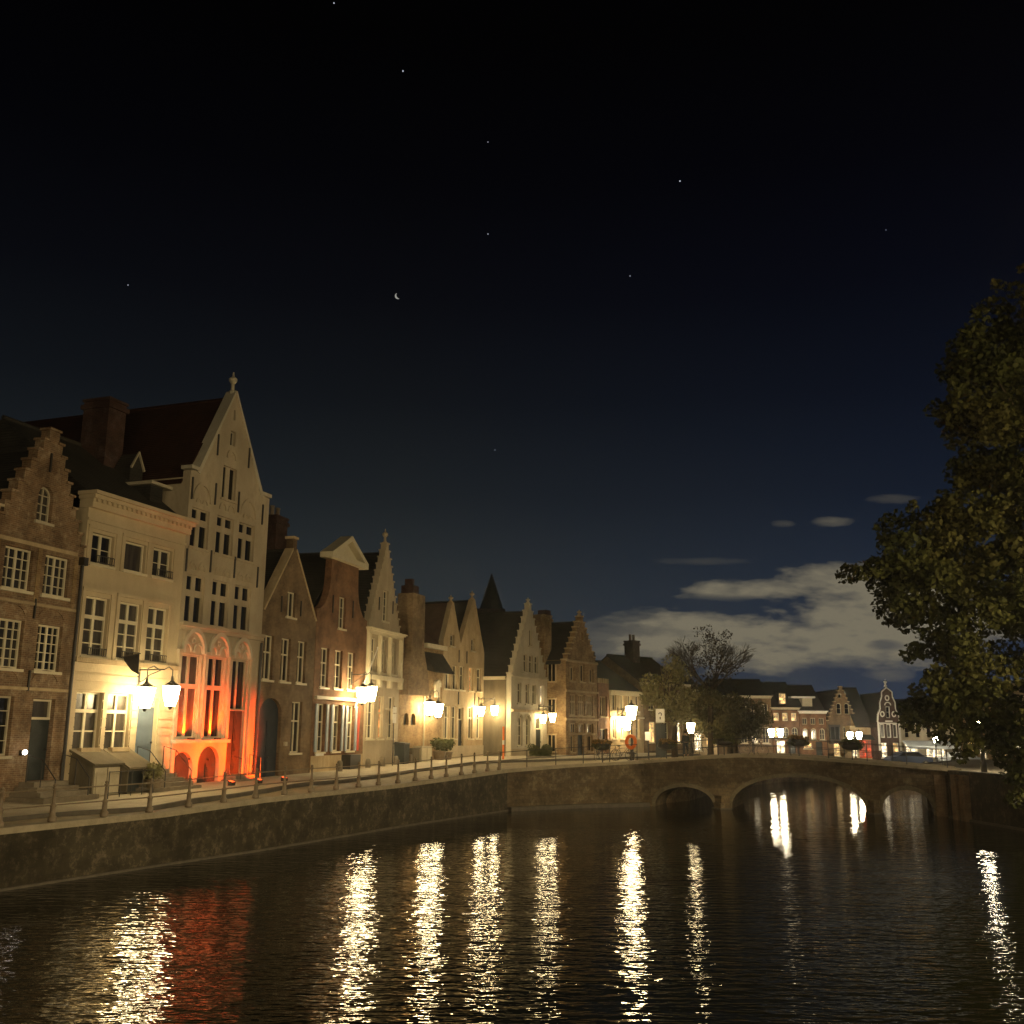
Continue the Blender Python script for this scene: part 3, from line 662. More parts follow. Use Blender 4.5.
h.door(3.95, 5.2, 2.35, 5.18, dark_door, panels=4, leaves=2, y=.16)
h.door(.18, 1.6, 2.05, 3.4, dark_door, panels=1, arch=True); h.door(1.95, 3.45, 1.98, 3.62, dark_door, panels=1, arch=True, leaves=2)
o = [(.01, 1.55), (h.L-.01, 1.55), (h.L-.01, 15.5), (5.45, 15.55), (2.95, 19.9), (2.75, 19.9), (.55, 15.55), (.01, 15.5)]
h.walls(o, 13, 15.2)
h.roof_gable(2.85, 19.65, .05, h.L-.05, 15.2, .4, 13, tile_red)
# gable coping
mb = MB(); mb.prism([(.40, 15.5), (2.80, 20.05), (2.80, 19.85), (.60, 15.45)], -.06, .5); mb.prism([(5.60, 15.5), (2.90, 20.05), (2.90, 19.85), (5.4, 15.45)], -.06, .499)
mb.box(-.05, .62, -.09, .5, 15.56, 15.72); mb.box(5.35, h.L+.05, -.09, .5, 15.56, 15.72); h.part(mb, 'gable_coping', stone_white)
finial(h, 2.85, 19.9, stone_white, 1.1)
mb = MB()      # gothic relief: blind arches over the windows
for s0_, s1_ in (bays[0], bays[2]):
    c = (s0_+s1_)/2; mb = MB(); mb.arc(c, 14.25, .66, .55, -.07, .01, 0, 180, 14, 1.3); mb.arc(c-.22, 14.15, .2, .13, -.05, .01, 0, 180, 8, 1.2); mb.arc(c+.22, 14.15, .2, .13, -.05, .01, 0, 180, 8, 1.2); h.part(mb, 'blind_tracery', stone_pale)
for c in (2.45, 3.1): h.part(MB().arc(c, 14.2, .28, .2, -.06, .01, 0, 180, 8, 1.3), 'blind_tracery', stone_pale)
h.part(MB().arc(2.85, 16.7, .38, .28, -.06, .01, 0, 180, 10, 1.2), 'blind_tracery', stone_pale)
for s0_, s1_ in bays:
    c = (s0_+s1_)/2; mb = MB()
    for q in (-.32, .32): mb.arc(c+q, 11.15, .27, .19, -.06, .01, 0, 180, 8, 1.5); mb.arc(c+q, 11.15, .12, .06, -.04, .01, 0, 180, 6, 1.5)
    h.part(mb, 'blind_tracery', stone_pale)
for s0_, s1_ in ((.22, 1.8), (2.07, 3.58), (3.87, 5.28)):
    c = (s0_+s1_)/2; r = (s1_-s0_)/2; mb = MB()
    mb.arc(c, 7.55, r+.02, r-.13, -.16, .01, 0, 180, 18, 1.35); mb.arc(c-r*.5, 7.6, r*.42, r*.42-.09, -.07, .012, 0, 180, 10, 1.3); mb.arc(c+r*.5, 7.6, r*.42, r*.42-.09, -.07, .012, 0, 180, 10, 1.3); mb.arc(c, 8.1, .14, .07, -.06, .014, 0, 360, 10)
    h.part(mb, 'tracery', stone_white)
for s in (.1, 1.93, 3.72, 5.42):
    mb = MB(); mb.box(s-.10, s+.10, -.13, -.003, 3.95 if s < 4 and s > .5 else 2.1, 7.5); mb.box(s-.14, s+.14, -.18, -.003, 7.503, 7.66)
    h.part(mb, 'pilaster', stone_pale)
h.part(MB().box(-.02, h.L+.02, -.22, -.002, 8.66, 8.8).box(-.02, h.L+.02, -.12, -.003, 8.5, 8.66), 'ledge', stone_pale)
h.part(MB().box(-.05, 3.75, -.32, -.002, 3.76, 3.9), 'window_ledge', stone_white)
for s, z in ((-.0+.12, 11.0), (1.82, 11.2), (3.62, 11.2), (5.5, 11.0), (.15, 14.2), (1.82, 14.3), (3.6, 14.3), (5.6, 14.1), (1.75, 16.6), (4.2, 16.6)): h.anchor(s, z, z+1.0)
h.part(MB().tube([(h.L-.12, -.12, 8.4), (h.L-.12, -.12, 2.1)], .06, 8), 'drainpipe', iron)
H3 = h

# H4 plain brown gable
h = House('brick_house', 'brown brick house with a plain pointed gable and a wide blue-black carriage door', PP[3], PP[4], 2.0, brick_brown)
h.window(2.35, 3.25, 9.95, 11.25, 2, 1, mull=.07)
for s in (.75, 2.5, 4.2): h.window(s-.48, s+.48, 6.7, 8.85, 2, 1, mull=.07, tr=.62)
h.window(3.45, 4.55, 3.2, 5.75, 2, 1, mull=.07, tr=.62)
h.door(.22, 2.4, 2.0, 5.85, navy_door, panels=3, arch='low', leaves=2)
o = [(.01, 1.6), (h.L-.01, 1.6), (h.L-.01, 10.0), (3.05, 13.35), (3.05, 14.0), (2.65, 14.0), (2.65, 13.35), (.01, 10.0)]
h.walls(o, 12, 9.95); h.roof_gable(2.85, 13.4, .03, h.L-.03, 9.9, .4, 12)
mb = MB(); mb.prism([(0, 10.05), (2.64, 13.5), (2.64, 13.36), (.12, 10.02)], -.05, .45); mb.prism([(h.L, 10.05), (3.06, 13.5), (3.06, 13.36), (h.L-.12, 10.02)], -.05, .45); mb.box(2.58, 3.12, -.07, .46, 14.0, 14.12)
h.part(mb, 'gable_coping', stone_warm)
h.part(MB().box(2.75, 2.95, -.12, -.003, 3.55, 3.75), 'letter_plate', trim_dull)
for s in (1.75, 3.8): h.anchor(s, 10.1, 10.9)
h.part(MB().box(.02, h.L-.02, -.04, -.003, 1.9, 2.05), 'plinth', stone_warm)
H4 = h

# H5 bell/neck gable with pediment
h = House('brick_house', 'red-brown brick house with a curved neck gable crowned by a white triangular pediment', PP[4], PP[5], 2.08, brick_red)
h.window(2.75, 3.65, 9.95, 11.75, 2, 3, mull=.07)
for s in (1.25, 3.0, 4.7): h.window(s-.5, s+.5, 6.6, 8.72, 2, 2, mull=.07, tr=.62)
for s in (1.1, 3.05, 4.9): h.window(s-.5, s+.5, 3.2, 5.72, 2, 2, mull=.07, tr=.62, g=glass_curtain)
L = []; 
for k in range(9):
    t_ = k/8; a = math.pi/2*t_; L.append((1.55-1.5*math.cos(a)*1.0, 10.75+1.9*(1-math.cos(a))*1.0 if False else 12.7-1.95*math.cos(a)**.9 if k < 8 else 12.7))
L = [(.05, 10.75)]+[(.05+1.5*math.sin(math.pi/2*k/8), 10.75+1.95*(1-math.cos(math.pi/2*k/8))) for k in range(1, 9)]
Rr = [(h.L-x, z) for x, z in L]
o = [(.01, 1.65)]+L+[(1.6, 13.7)]+[(h.L-1.6, 13.7)]+Rr[::-1]+[(h.L-.01, 1.65)]
h.walls(o, 12.5, 10.7); h.roof_gable(h.L/2, 14.3, .03, h.L-.03, 10.65, .4, 12.5)
x0, x1 = .95, h.L-.95
mb = MB().box(x0, x1, -.35, .45, 13.7, 14.0); mb.prism([(x0, 14.003), (x1, 14.003), (x1-.35, 14.2), ((x0+x1)/2, 15.05), (x0+.35, 14.2), ], .05, .44)
mb.prism([(x0-.02, 14.0), (x0+.5, 14.0), ((x0+x1)/2, 15.0), ((x0+x1)/2, 15.3)], -.36, .4); mb.prism([(x1+.02, 14.0), (x1-.5, 14.0), ((x0+x1)/2, 15.0), ((x0+x1)/2, 15.3)], -.36, .399)
h.part(mb, 'pediment', trim); 
h.band(5.95, 6.12, .16, trim_dull, .2, h.L-.1, 'shop_beam')
h.chimney(.9, 2.2, 3.2, 4.2, 13.0, 16.1, brick_dark)
for s in (1.9, 4.6): h.anchor(s, 10.7, 11.7)
h.part(MB().box(.05, h.L-.05, -.05, -.003, 1.95, 3.0), 'plinth', stone_warm)
h.part(MB().box(3.8, 5.2, -.6, -.053, 2.1, 3.0), 'cellar_hatch', iron)
h.part(MB().box(.45, 1.35, -.14, -.055, 3.0, 3.12), 'sill_board', white_paint)
shm = mat('pale_blue_shutter', (.30, .33, .36), (.36, .39, .42), 3, .5)
for s in (1.1, 3.05, 4.9):
    for q in (-.665, .665): h.part(MB().box(s+q-.115, s+q+.115, -.10, -.03, 3.2, 5.7), 'shutter', shm)
h.part(MB().box(5.72, 5.95, -.12, -.03, 3.2, 5.6), 'red_banner', red_paint)
H5 = h

# H6 steep stepped gable, pale timber storey
h = House('stone_house', 'narrow greyish house with a very steep finely stepped gable over three framed pale bays', PP[5], PP[6], 2.15, stone_pale)
h.window(2.2, 3.1, 11.0, 12.95, 2, 4, mull=.06)
bw = [(.55, 1.45), (2.15, 3.05), (3.75, 4.65)]
for s0_, s1_ in bw: h.window(s0_, s1_, 7.8, 9.85, 2, 2, mull=.06, tr=.6, g=glass)
h.window(.35, 1.45, 3.85, 6.15, 2, 3, m_=trim, mull=.08); h.window(1.95, 2.9, 3.85, 6.4, 2, 1, m_=trim, mull=.08, tr=.6, g=lit_orange); h.window(3.6, 4.6, 3.85, 6.4, 2, 3, mull=.08)
o = stepped(h.L/2, 10.4, 15.9, .02, h.L-.02, 12, 1.7, .35)
h.walls(o, 12, 10.4); coping_steps(h, o, stone_pale); h.roof_gable(h.L/2, 15.3, .03, h.L-.03, 10.35, .4, 12)
h.cornice(10.05, 10.4, .4, trim, 0, h.L, dent=False, back=-.002); h.band(7.35, 7.6, .28, trim, 0, h.L, 'string_course')
for s in (.15, 1.8, 3.4, h.L-.15): h.part(MB().box(s-.12, s+.12, -.22, -.003, 7.603, 10.05), 'pilaster', trim); h.part(MB().box(s-.16, s+.16, -.26, -.003, 6.9, 7.347), 'corbel', trim)
finial(h, h.L/2, 15.9, stone_pale, 1.0)
for s in (1.6, 3.8): h.anchor(s, 11.6, 12.4)
h.part(MB().box(3.0, 3.5, -.5, -.42, 5.0, 5.55).box(3.2, 3.26, -.46, -.003, 5.6, 5.66).box(3.2, 3.26, -.47, -.43, 5.53, 5.66), 'hanging_sign', trim)
H6 = h

# H6b brick wing with the massive chimney
h = House('brick_house', 'brick house with a massive tapering chimney stack on its front and a brown tiled roof', PP[6], PP[7], 2.22, brick_yellow)
h.holes += [archpoly(.75, 1.45, 4.7, 5.45), archpoly(1.75, 2.45, 4.7, 5.45)]
h.walls([(.01, 1.8), (h.L-.01, 1.8), (h.L-.01, 9.95), (.01, 9.95)], 8, 9.9)
for s in (.75, 1.75): h.part(MB().prism(archpoly(s+.01, s+.69, 4.71, 5.44), .2, .26), 'blind_niche', dark_door)
h.roof_side(.02, h.L-.02, 10.15, 13.0, 8, y0=.1, m_=tile_brown)
h.part(MB().box(3.3, h.L-.05, -.35, -.002, 9.85, 10.15), 'cornice', trim)
h.part(MB().prismx([(-.003, 9.6), (-.9, 8.3), (-.9, 8.18), (-.003, 8.4)], 3.4, h.L-.1), 'lean_to_roof', slate)
mb = MB().prism([(.15, 1.8), (3.5, 1.8), (3.5, 6.8), (3.05, 8.0), (2.25, 10.4), (2.2, 13.2), (.55, 13.2), (.5, 10.4), (.2, 8.0)], -.55, -.004) if False else MB().prism([(.15, 6.6), (3.4, 6.6), (3.05, 8.0), (2.35, 9.6), (2.3, 13.2), (.55, 13.2), (.5, 9.6), (.2, 8.0)], -.55, .6)
ch = h.part(mb, 'chimney_stack', brick('brick_ochre', (.26, .18, .10), (.19, .12, .065), (.27, .21, .14), big=(.34, .26, .15), amt=.4)); h.part(MB().box(.7, 1.6, -.4, .45, 13.2, 13.75).box(.9, 1.3, -.2, .3, 13.75, 14.2), 'chimney_cap', brick_dark, ch)
h.part(MB().prism(archpoly(5.2, 5.9, 6.6, 7.6), -.14, -.004).arc(5.55, 7.3, .5, .36, -.2, -.005), 'shrine_niche', stone_white)
h.part(MB().tube([(3.55, -.1, 8.1), (3.55, -.1, 2.3)], .06, 8), 'drainpipe', trim_dull)
H6b = h

# H7 twin gable
h = House('plastered_house', 'cream house with two pointed gables side by side and small finials, roofs running back', PP[7], PP[8], 2.32, stone_warm)
h.window(1.0, 1.7, 10.3, 11.1, 2, 2, m_=trim_dull, g=glass_dark); h.window(4.45, 5.15, 10.2, 11.1, 2, 2, m_=trim_dull, g=glass_dark)
A_ = [(.35, 1.1), (1.5, 2.25), (2.65, 3.4), (4.15, 4.9), (5.55, 6.3)]
for i, (a, b_) in enumerate(A_): h.window(a-.04, b_+.04, 7.25, 8.95, 2, 1, m_=trim, fr=.05, bar=.04, mull=.05, tr=.62, g=lit_orange if i == 3 else glass_dark)
for i, (a, b_) in enumerate(A_):
    if i == 2: h.door(a-.05, b_+.05, 2.5, 6.0, dark_door, tr=.9, panels=3)
    else: h.window(a-.06, b_+.06, 3.8, 6.05, 2, 1, m_=trim, fr=.05, bar=.04, mull=.05, tr=.66, g=glass)
o = [(.01, 1.9), (h.L-.01, 1.9), (h.L-.01, 10.2), (5.05, 14.1), (4.75, 14.1), (2.76, 10.6), (1.5, 13.45), (1.25, 13.45), (.01, 10.6)]
h.walls(o, 12, 10.1); h.roof_gable(1.38, 13.3, .03, 2.74, 10.5, .4, 12, tile_brown, gable=False); h.roof_gable(4.9, 13.95, 2.8, h.L-.03, 10.15, .4, 12)
finial(h, 1.38, 13.4, stone_warm, .6); finial(h, 4.9, 14.05, stone_warm, .7)
for s, z in ((2.45, 9.2), (3.75, 9.2), (5.2, 6.2), (2.5, 6.2)): h.anchor(s, z, z+.9)
h.part(MB().box(.02, h.L-.02, -.05, -.003, 2.2, 3.3), 'plinth', stone_pale)
H7 = h

# H8 white crow-stepped with big slate roof and grey side wall
h = House('stone_house', 'white crow-stepped gable house with a huge dark roof and blank grey side wall', (.05, 78.15), (3.0, 84.97), 2.4, stone_white)
for a, b_ in ((2.4, 3.1), (3.55, 4.25), (4.7, 5.4)): h.window(a-.1, b_+.1, 8.75, 10.1, 2, 1, m_=trim_dull, mull=.07, tr=.62, sillm=stone_white)
h.window(3.45, 4.2, 10.8, 12.1, 2, 1, m_=trim_dull, mull=.1)
for i, (a, b_) in enumerate(((1.2, 2.0), (2.8, 3.6), (4.2, 5.0), (5.8, 6.7))): h.window(a, b_, 6.4, 7.9, 2, 1, m_=trim_dull, mull=.07, tr=.62, g=lit_white if i == 3 else glass, sillm=stone_white)
for a, b_ in ((1.3, 2.3), (2.9, 3.8)): h.window(a, b_, 3.3, 5.5, 2, 3, m_=trim, arch=True, sillm=stone_white)
h.door(5.0, 6.4, 2.5, 5.4, dark_door, tr=.9, panels=3)
o = stepped(h.L/2, 8.5, 14.0, .02, h.L-.02, 10, 2.0, .5)
h.walls(o, 13, 8.4); coping_steps(h, o, stone_white, w=.05)
mb = MB(); mb.box(-.06, -.003, .42, 13, 2.0, 8.05); h.part(mb, 'side_wall_render', render_grey)
h.part(MB().box(-.25, -.004, .42, 13, 8.06, 8.3), 'gutter', trim)
h.roof_gable(h.L/2, 13.4, .0, h.L-.0, 8.4, .4, 13); h.band(8.3, 8.42, .15, stone_white, 0, h.L); h.band(5.75, 5.95, .2, stone_warm, 0, h.L); h.band(2.4, 3.1, .05, stone_pale, 0, 4.9, 'plinth')
h.part(MB().arc(1.8, 5.05, .62, .52, -.07, .01), 'window_hood', stone_white); h.part(MB().arc(3.35, 5.1, .57, .47, -.07, .01), 'window_hood', stone_white)
finial(h, h.L/2, 14.05, stone_white, .5)
h.root.location.z = 2.34; h.root.scale = (1.0, 1.0, 1.028)
H8 = h

# H9 ochre brick crow-stepped
q9 = (6.56, 78.16)
h = House('brick_house', 'ochre brick crow-stepped gable house with banks of narrow mullioned windows and tall side chimney', (3.96, 74.), q9, 2.46, brick_yellow)
h.window(.55, 1.35, 7.95, 8.95, 2, 1, m_=stone_warm, mull=.14, g=glass_dark); h.window(2.0, 2.9, 7.95, 9.2, 2, 1, m_=stone_warm, mull=.16, g=glass_dark); h.window(3.5, 4.3, 7.95, 8.95, 2, 1, m_=stone_warm, mull=.14, g=glass_dark)
h.window(2.25, 2.65, 11.0, 11.6, 1, 1, m_=stone_warm, arch=True, g=glass_dark, sill=False)
for k in range(3): h.window(.6+k*1.28, 1.65+k*1.28, 5.5, 7.0, 4, 1, m_=stone_warm, mull=.12, bar=.1, g=glass, tr=.65)
for k in range(3): h.window(.6+k*1.28, 1.65+k*1.28, 4.25, 4.95, 3, 1, m_=stone_warm, bar=.12, g=glass_dark)
h.window(.6, 1.3, 2.95, 4.1, 2, 1, m_=stone_warm, g=glass_dark); h.door(1.75, 2.75, 2.5, 4.12, dark_door, panels=2); h.window(3.2, 4.1, 2.95, 4.1, 2, 1, m_=stone_warm, g=glass_dark)
o = stepped(h.L/2, 9.4, 12.7, .02, h.L-.02, 8, 2.0, .45)
h.walls(o, 11, 9.4); coping_steps(h, o, stone_warm, w=.05); h.roof_gable(h.L/2, 12.3, .0, h.L, 9.35, .4, 11)
h.chimney(-.35, .75, 1.6, 2.6, 8.0, 12.6, brick_yellow, pots=0)
h.part(MB().box(.2, .9, 1.75, 2.45, 12.72, 13.1), 'chimney_cap', brick_dark)
for z in (9.3, 7.15, 5.15): h.band(z, z+.14, .1, stone_warm, 0, h.L)
# side elevation windows
for z0_, z1_ in ((7.9, 9.1), (5.0, 6.6), (3.0, 4.1)):
    w_ = h.part(MB().box(-.09, -.003, .75, .83, z0_, z1_).box(-.09, -.003, 1.4, 1.48, z0_, z1_).box(-.088, -.004, 1.09, 1.14, z0_, z1_).box(-.10, -.002, .7, 1.53, z1_, z1_+.1).box(-.12, -.002, .7, 1.53, z0_-.1, z0_), 'window', stone_warm); h.part(MB().box(-.02, -.0035, .83, 1.4, z0_, z1_), 'pane', glass_dark, w_)
finial(h, h.L/2, 12.75, stone_warm, .5)
h.root.location = (4.5, 84.5, 2.18); h.root.scale = (1.142,)*3
H9 = h
# right lower wing of H9 + H10
h = House('brick_house', 'low dark brick house with a crenellated parapet wedged between ochre gable and pale house', (6.58, 78.2), (7.56, 79.78), 2.5, brick_red)
h.window(.3, 1.5, 5.5, 7.0, 4, 1, m_=stone_warm, mull=.1, g=glass_dark); h.window(.3, 1.5, 3.2, 4.6, 2, 1, m_=stone_warm)
h.walls([(.01, 2.1), (h.L-.01, 2.1), (h.L-.01, 8.0), (.01, 8.0)], 9, 8.0)
for k in range(5): h.part(MB().box(.03+k*.39, .23+k*.39, -.02, .3, 8.0, 8.35), 'merlon', stone_warm)
h.root.location = (7.52, 89.25, 2.22); h.root.scale = (1.142,)*3
h = House('plastered_house', 'pale low plastered house with a white cornice just behind the freestanding street lamp', (8.72, 91.2), (12.25, 95.9), 2.28, stone_warm)
for k in range(4): h.window(.35+k*1.35, 1.05+k*1.35, 6.2, 7.6, 2, 1, m_=trim, g=glass)
for k in range(4): h.window(.35+k*1.35, 1.05+k*1.35, 3.8, 5.5, 2, 2, m_=trim, g=glass_curtain if k % 2 else glass)
h.walls([(.01, 2.1), (h.L-.01, 2.1), (h.L-.01, 7.6), (.01, 7.6)], 9, 7.6); h.cornice(7.55, 7.95, .35, trim, 0, h.L, dent=False)
h.roof_side(.02, h.L-.02, 7.95, 10.9, 9, y0=.1); h.chimney(.3, 1.5, 2.5, 3.7, 8, 11.3, brick_dark); h.band(5.55, 5.68, .1, trim, 0, h.L)
H10 = h
h = House('brick_house', 'dim brick house with a dark chimney rising behind the pale bushy trees', (12.3, 96.0), (17.3, 100.5), 2.2, brick_brown)
for k in range(4):
    h.window(.7+k*1.9, 1.6+k*1.9, 6.4, 8.0, 2, 2, m_=trim, g=glass); h.window(.7+k*1.9, 1.6+k*1.9, 3.4, 5.3, 2, 2, m_=trim, g=[lit_warm, glass, lit_white, glass][k])
h.walls([(.01, 2.2), (h.L-.01, 2.2), (h.L-.01, 8.8), (.01, 8.8)], 9, 8.8); h.roof_side(.02, h.L-.02, 8.8, 11.6, 9, y0=.1); h.chimney(2.6, 3.6, 3.5, 4.6, 9, 13.0, brick_dark); h.cornice(8.6, 8.9, .3, trim_dull, 0, h.L, dent=False)
h = House('plastered_house', 'house with a brightly lit white shopfront behind the tree trunks past the bridge', (17.4, 100.6), (21.2, 107.5), 1.9, stone_warm)
for k in range(4): h.window(.7+k*2.1, 1.7+k*2.1, 6.2, 7.8, 2, 2, m_=trim, g=glass)
h.window(1.0, 3.4, 2.6, 5.2, 3, 1, m_=trim, g=lit_white, name='shop_window'); h.window(4.6, 7.2, 3.0, 5.0, 3, 1, m_=trim, g=lit_warm, name='shop_window')
h.walls([(.01, 2.2), (h.L-.01, 2.2), (h.L-.01, 8.4), (.01, 8.4)], 9, 8.4); h.roof_side(.02, h.L-.02, 8.4, 10.9, 9, y0=.1); h.cornice(8.2, 8.5, .3, trim_dull, 0, h.L, dent=False)

# ---- far row across the canal beyond the bridge
def far(name, label, x0, x1, y, wm_, ang=0):
    t_ = Vector((math.cos(R(ang)), math.sin(R(ang)))); p = Vector((x0, y)); return House(name, label, tuple(p), tuple(p+t_*(x1-x0)), 1.25, wm_)
h = far('brick_house', 'far dim house with a low dark hipped roof just right of the bare tree', 21.9, 28.05, 112, brick_brown)
for k in range(5): h.window(.5+k*1.15, 1.2+k*1.15, 6.0, 7.4, 2, 2, m_=trim, g=glass); h.window(.5+k*1.15, 1.2+k*1.15, 3.3, 5.0, 2, 2, m_=trim, g=[glass, lit_warm, glass, lit_white, glass_curtain][k])
h.walls([(.01, .8), (h.L-.01, .8), (h.L-.01, 8.2), (.01, 8.2)], 9, 8.2); h.roof_side(.02, h.L-.02, 8.2, 10.2, 9, y0=.1); h.cornice(8.0, 8.3, .3, trim_dull, dent=False)
h = far('brick_house', 'far brick house with three glowing upstairs windows and a lit dormer in its dark roof', 28.1, 31.0, 112, brick_red)
for k in range(3): h.window(.15+k*.95, .75+k*.95, 5.65, 6.5, 2, 1, m_=trim, g=lit_warm if k < 2 else lit_warm, sill=False)
for k in range(3): h.window(.15+k*.95, .8+k*.95, 3.9, 5.0, 2, 2, m_=trim, g=[lit_warm, glass_curtain, glass][k], arch=True)
h.window(.3, 1.3, 2.0, 3.6, 2, 1, m_=trim, g=lit_white, name='shop_window'); h.door(1.6, 2.4, 1.3, 3.7, dark_door, panels=1)
h.walls([(.01, .8), (h.L-.01, .8), (h.L-.01, 7.0), (.01, 7.0)], 9, 7.0); h.roof_side(.02, h.L-.02, 7.0, 9.9, 9, y0=.1); h.cornice(6.85, 7.08, .25, trim_dull, dent=False)
d_ = h.part(MB().box(.9, 1.75, .6, 3, 7.25, 8.7), 'dormer', slate); h.part(MB().box(1.0, 1.65, .55, .597, 7.5, 8.55), 'lit_pane', lit_warm, d_)
h = far('brick_house', 'far brick house with a white cornice and white flat-roofed dormer', 31.05, 33.9, 112, brick_red)
for k in range(3): h.window(.25+k*.9, .8+k*.9, 5.3, 6.0, 2, 1, m_=trim_dull, g=glass, sill=False); h.window(.25+k*.9, .85+k*.9, 3.7, 4.9, 2, 2, m_=trim, g=glass, arch=True)
h.window(.3, 1.2, 2.8, 3.4, 2, 1, m_=trim, g=lit_warm); h.door(1.6, 2.3, 1.3, 3.5, dark_door, panels=1)
h.walls([(.01, .8), (h.L-.01, .8), (h.L-.01, 6.6), (.01, 6.6)], 9, 6.6); h.roof_side(.02, h.L-.02, 6.7, 9.6, 9, y0=.1); h.cornice(6.45, 6.75, .3, white_paint, dent=False)
d_ = h.part(MB().box(.6, 1.7, .9, 3.5, 6.9, 8.1), 'dormer', trim_dull); h.part(MB().box(-.6, 2.0, .7, 3.6, 8.12, 8.3), 'dormer_roof', white_paint, d_)
h = far('brick_house', 'far pale brick house with a crow-stepped gable and dark oriel window', 33.95, 37.3, 112, brick_brown)
for s in (1.1, 1.95): h.window(s, s+.55, 6.4, 7.6, 1, 2, m_=trim_dull, arch=True, g=glass_dark, sill=False)
h.window(1.35, 1.75, 8.1, 8.6, 1, 1, m_=trim_dull, g=glass_dark, sill=False)
h.window(1.7, 2.3, 3.9, 5.1, 2, 2, m_=trim, g=glass_curtain); h.window(2.7, 3.3, 3.9, 5.1, 2, 2, m_=trim, g=glass); h.window(.6, 1.3, 2.0, 3.5, 2, 1, m_=trim, g=lit_warm); h.window(2.2, 3.2, 2.0, 3.5, 2, 1, m_=trim, g=lit_white, name='shop_window')
o = stepped(h.L/2, 5.7, 9.3, .02, h.L-.02, 9, 2.3, .35)
h.walls(o, 9, 5.7); coping_steps(h, o, stone_warm, w=.04); h.roof_gable(h.L/2, 9.0, 0, h.L, 5.6, .4, 9, gable=True)
w_ = h.part(MB().box(.15, 1.2, -.5, -.003, 3.3, 3.75).box(.15, .22, -.5, -.003, 3.75, 5.1).box(1.13, 1.2, -.5, -.003, 3.75, 5.1).box(.1, 1.25, -.55, -.003, 5.1, 5.3).box(.64, .7, -.5, -.4, 3.75, 5.1), 'oriel', iron); h.part(MB().box(.23, 1.12, -.45, -.01, 3.76, 5.09), 'pane', glass_dark, w_)
h = far('shop_house', 'far low house with a broad dark roof and a red glowing shopfront under a canopy', 35.9, 38.4, 110.6, stone_warm)
h.window(.15, .75, 2.0, 3.7, 1, 1, m_=trim, g=lit_white, name='shop_window'); h.window(.9, 2.3, 2.0, 3.7, 3, 1, m_=red_paint, g=lit_red, name='shop_window')
h.walls([(.01, .8), (h.L-.01, .8), (h.L-.01, 5.2), (.01, 5.2)], 9, 5.2); h.roof_side(.6, h.L-.02, 5.25, 9.3, 9, y0=.1, m_=slate)
h.part(MB().prismx([(-.003, 4.3), (-1.2, 3.85), (-1.2, 3.78), (-.003, 4.1)], .05, h.L-.05), 'canopy', dark_door)
h = far('gabled_house', 'far narrow dark brick house with white-trimmed scrolled gable and oval windows', 38.1, 40.5, 108.5, brick_dark)
for k in range(3): h.window(.3+k*.65, .78+k*.65, 4.0, 5.4, 1, 1, m_=white_paint, g=glass_curtain, sill=False, fr=.09)
h.window(1.0, 1.45, 6.0, 7.2, 1, 2, m_=white_paint, g=glass_dark, fr=.08, sill=False)
h.window(.3, .9, 2.0, 3.5, 1, 1, m_=white_paint, g=lit_white); h.window(1.5, 2.1, 2.0, 3.5, 1, 1, m_=white_paint, g=lit_warm)
o = [(.02, .8), (h.L-.02, .8), (h.L-.02, 5.6), (h.L-.1, 6.4), (h.L-.35, 6.9), (h.L-.35, 7.6), (h.L-.6, 8.2), (h.L-.6, 8.7), (h.L/2, 9.2), (.6, 8.7), (.6, 8.2), (.35, 7.6), (.35, 6.9), (.1, 6.4), (.02, 5.6)]
h.walls(o, 8, 5.5); h.roof_gable(h.L/2, 8.6, .05, h.L-.05, 5.45, .4, 8)
mb = MB()
for i in range(2, len(o)-1):
    a = Vector(o[i]); b_ = Vector(o[i+1]); d = (b_-a).normalized(); n = Vector((-d.y, d.x))*.1; mb.prism([tuple(a), tuple(b_), tuple(b_+n), tuple(a+n)], -.08, .3)
for x in (.12, h.L-.12): mb.box(x-.1, x+.1, -.06, -.003, 2.7, 5.6)
for c_, z_ in ((1.2, 8.05), (.6, 6.4), (1.8, 6.4)): mb.arc(c_, z_, .24, .14, -.06, -.004, 0, 360, 12, 1.3)
mb.arc(1.22, 7.3, .36, .26, -.06, -.004, 0, 180, 10); mb.box(.85, 1.6, -.07, -.003, 5.6, 5.75); mb.box(.2, 2.2, -.07, -.003, 5.42, 5.52)
h.part(mb, 'white_trim', white_paint); finial(h, h.L/2, 9.2, white_paint, .8)
h = far('plastered_house', 'far white two-storey house partly hidden by the big tree, right of the scrolled gable', 40.6, 46.5, 109, stone_white)
for k in range(4): h.window(.5+k*1.15, 1.0+k*1.15, 4.0, 5.1, 1, 2, m_=trim_dull, g=glass_dark, sill=False)
h.window(.4, 1.8, 2.0, 3.5, 2, 1, m_=trim, g=lit_white, name='shop_window'); h.window(2.6, 4.6, 2.0, 3.5, 3, 1, m_=trim, g=lit_white, name='shop_window')
h.walls([(.01, .8), (h.L-.01, .8), (h.L-.01, 5.6), (.01, 5.6)], 9, 5.6); h.roof_side(.02, h.L-.02, 5.65, 8.0, 9, y0=.1); h.cornice(5.4, 5.65, .25, white_paint, dent=False)
h = far('brick_house', 'far brick house behind the big tree with a lit ground floor', 46.6, 53.5, 108, brick_yellow)
for k in range(5): h.window(.5+k*1.25, 1.2+k*1.25, 5.2, 6.6, 2, 2, m_=trim, g=glass); h.window(.5+k*1.25, 1.2+k*1.25, 2.0, 4.3, 2, 2, m_=trim, g=[lit_warm, lit_white, glass, lit_warm, lit_white][k])
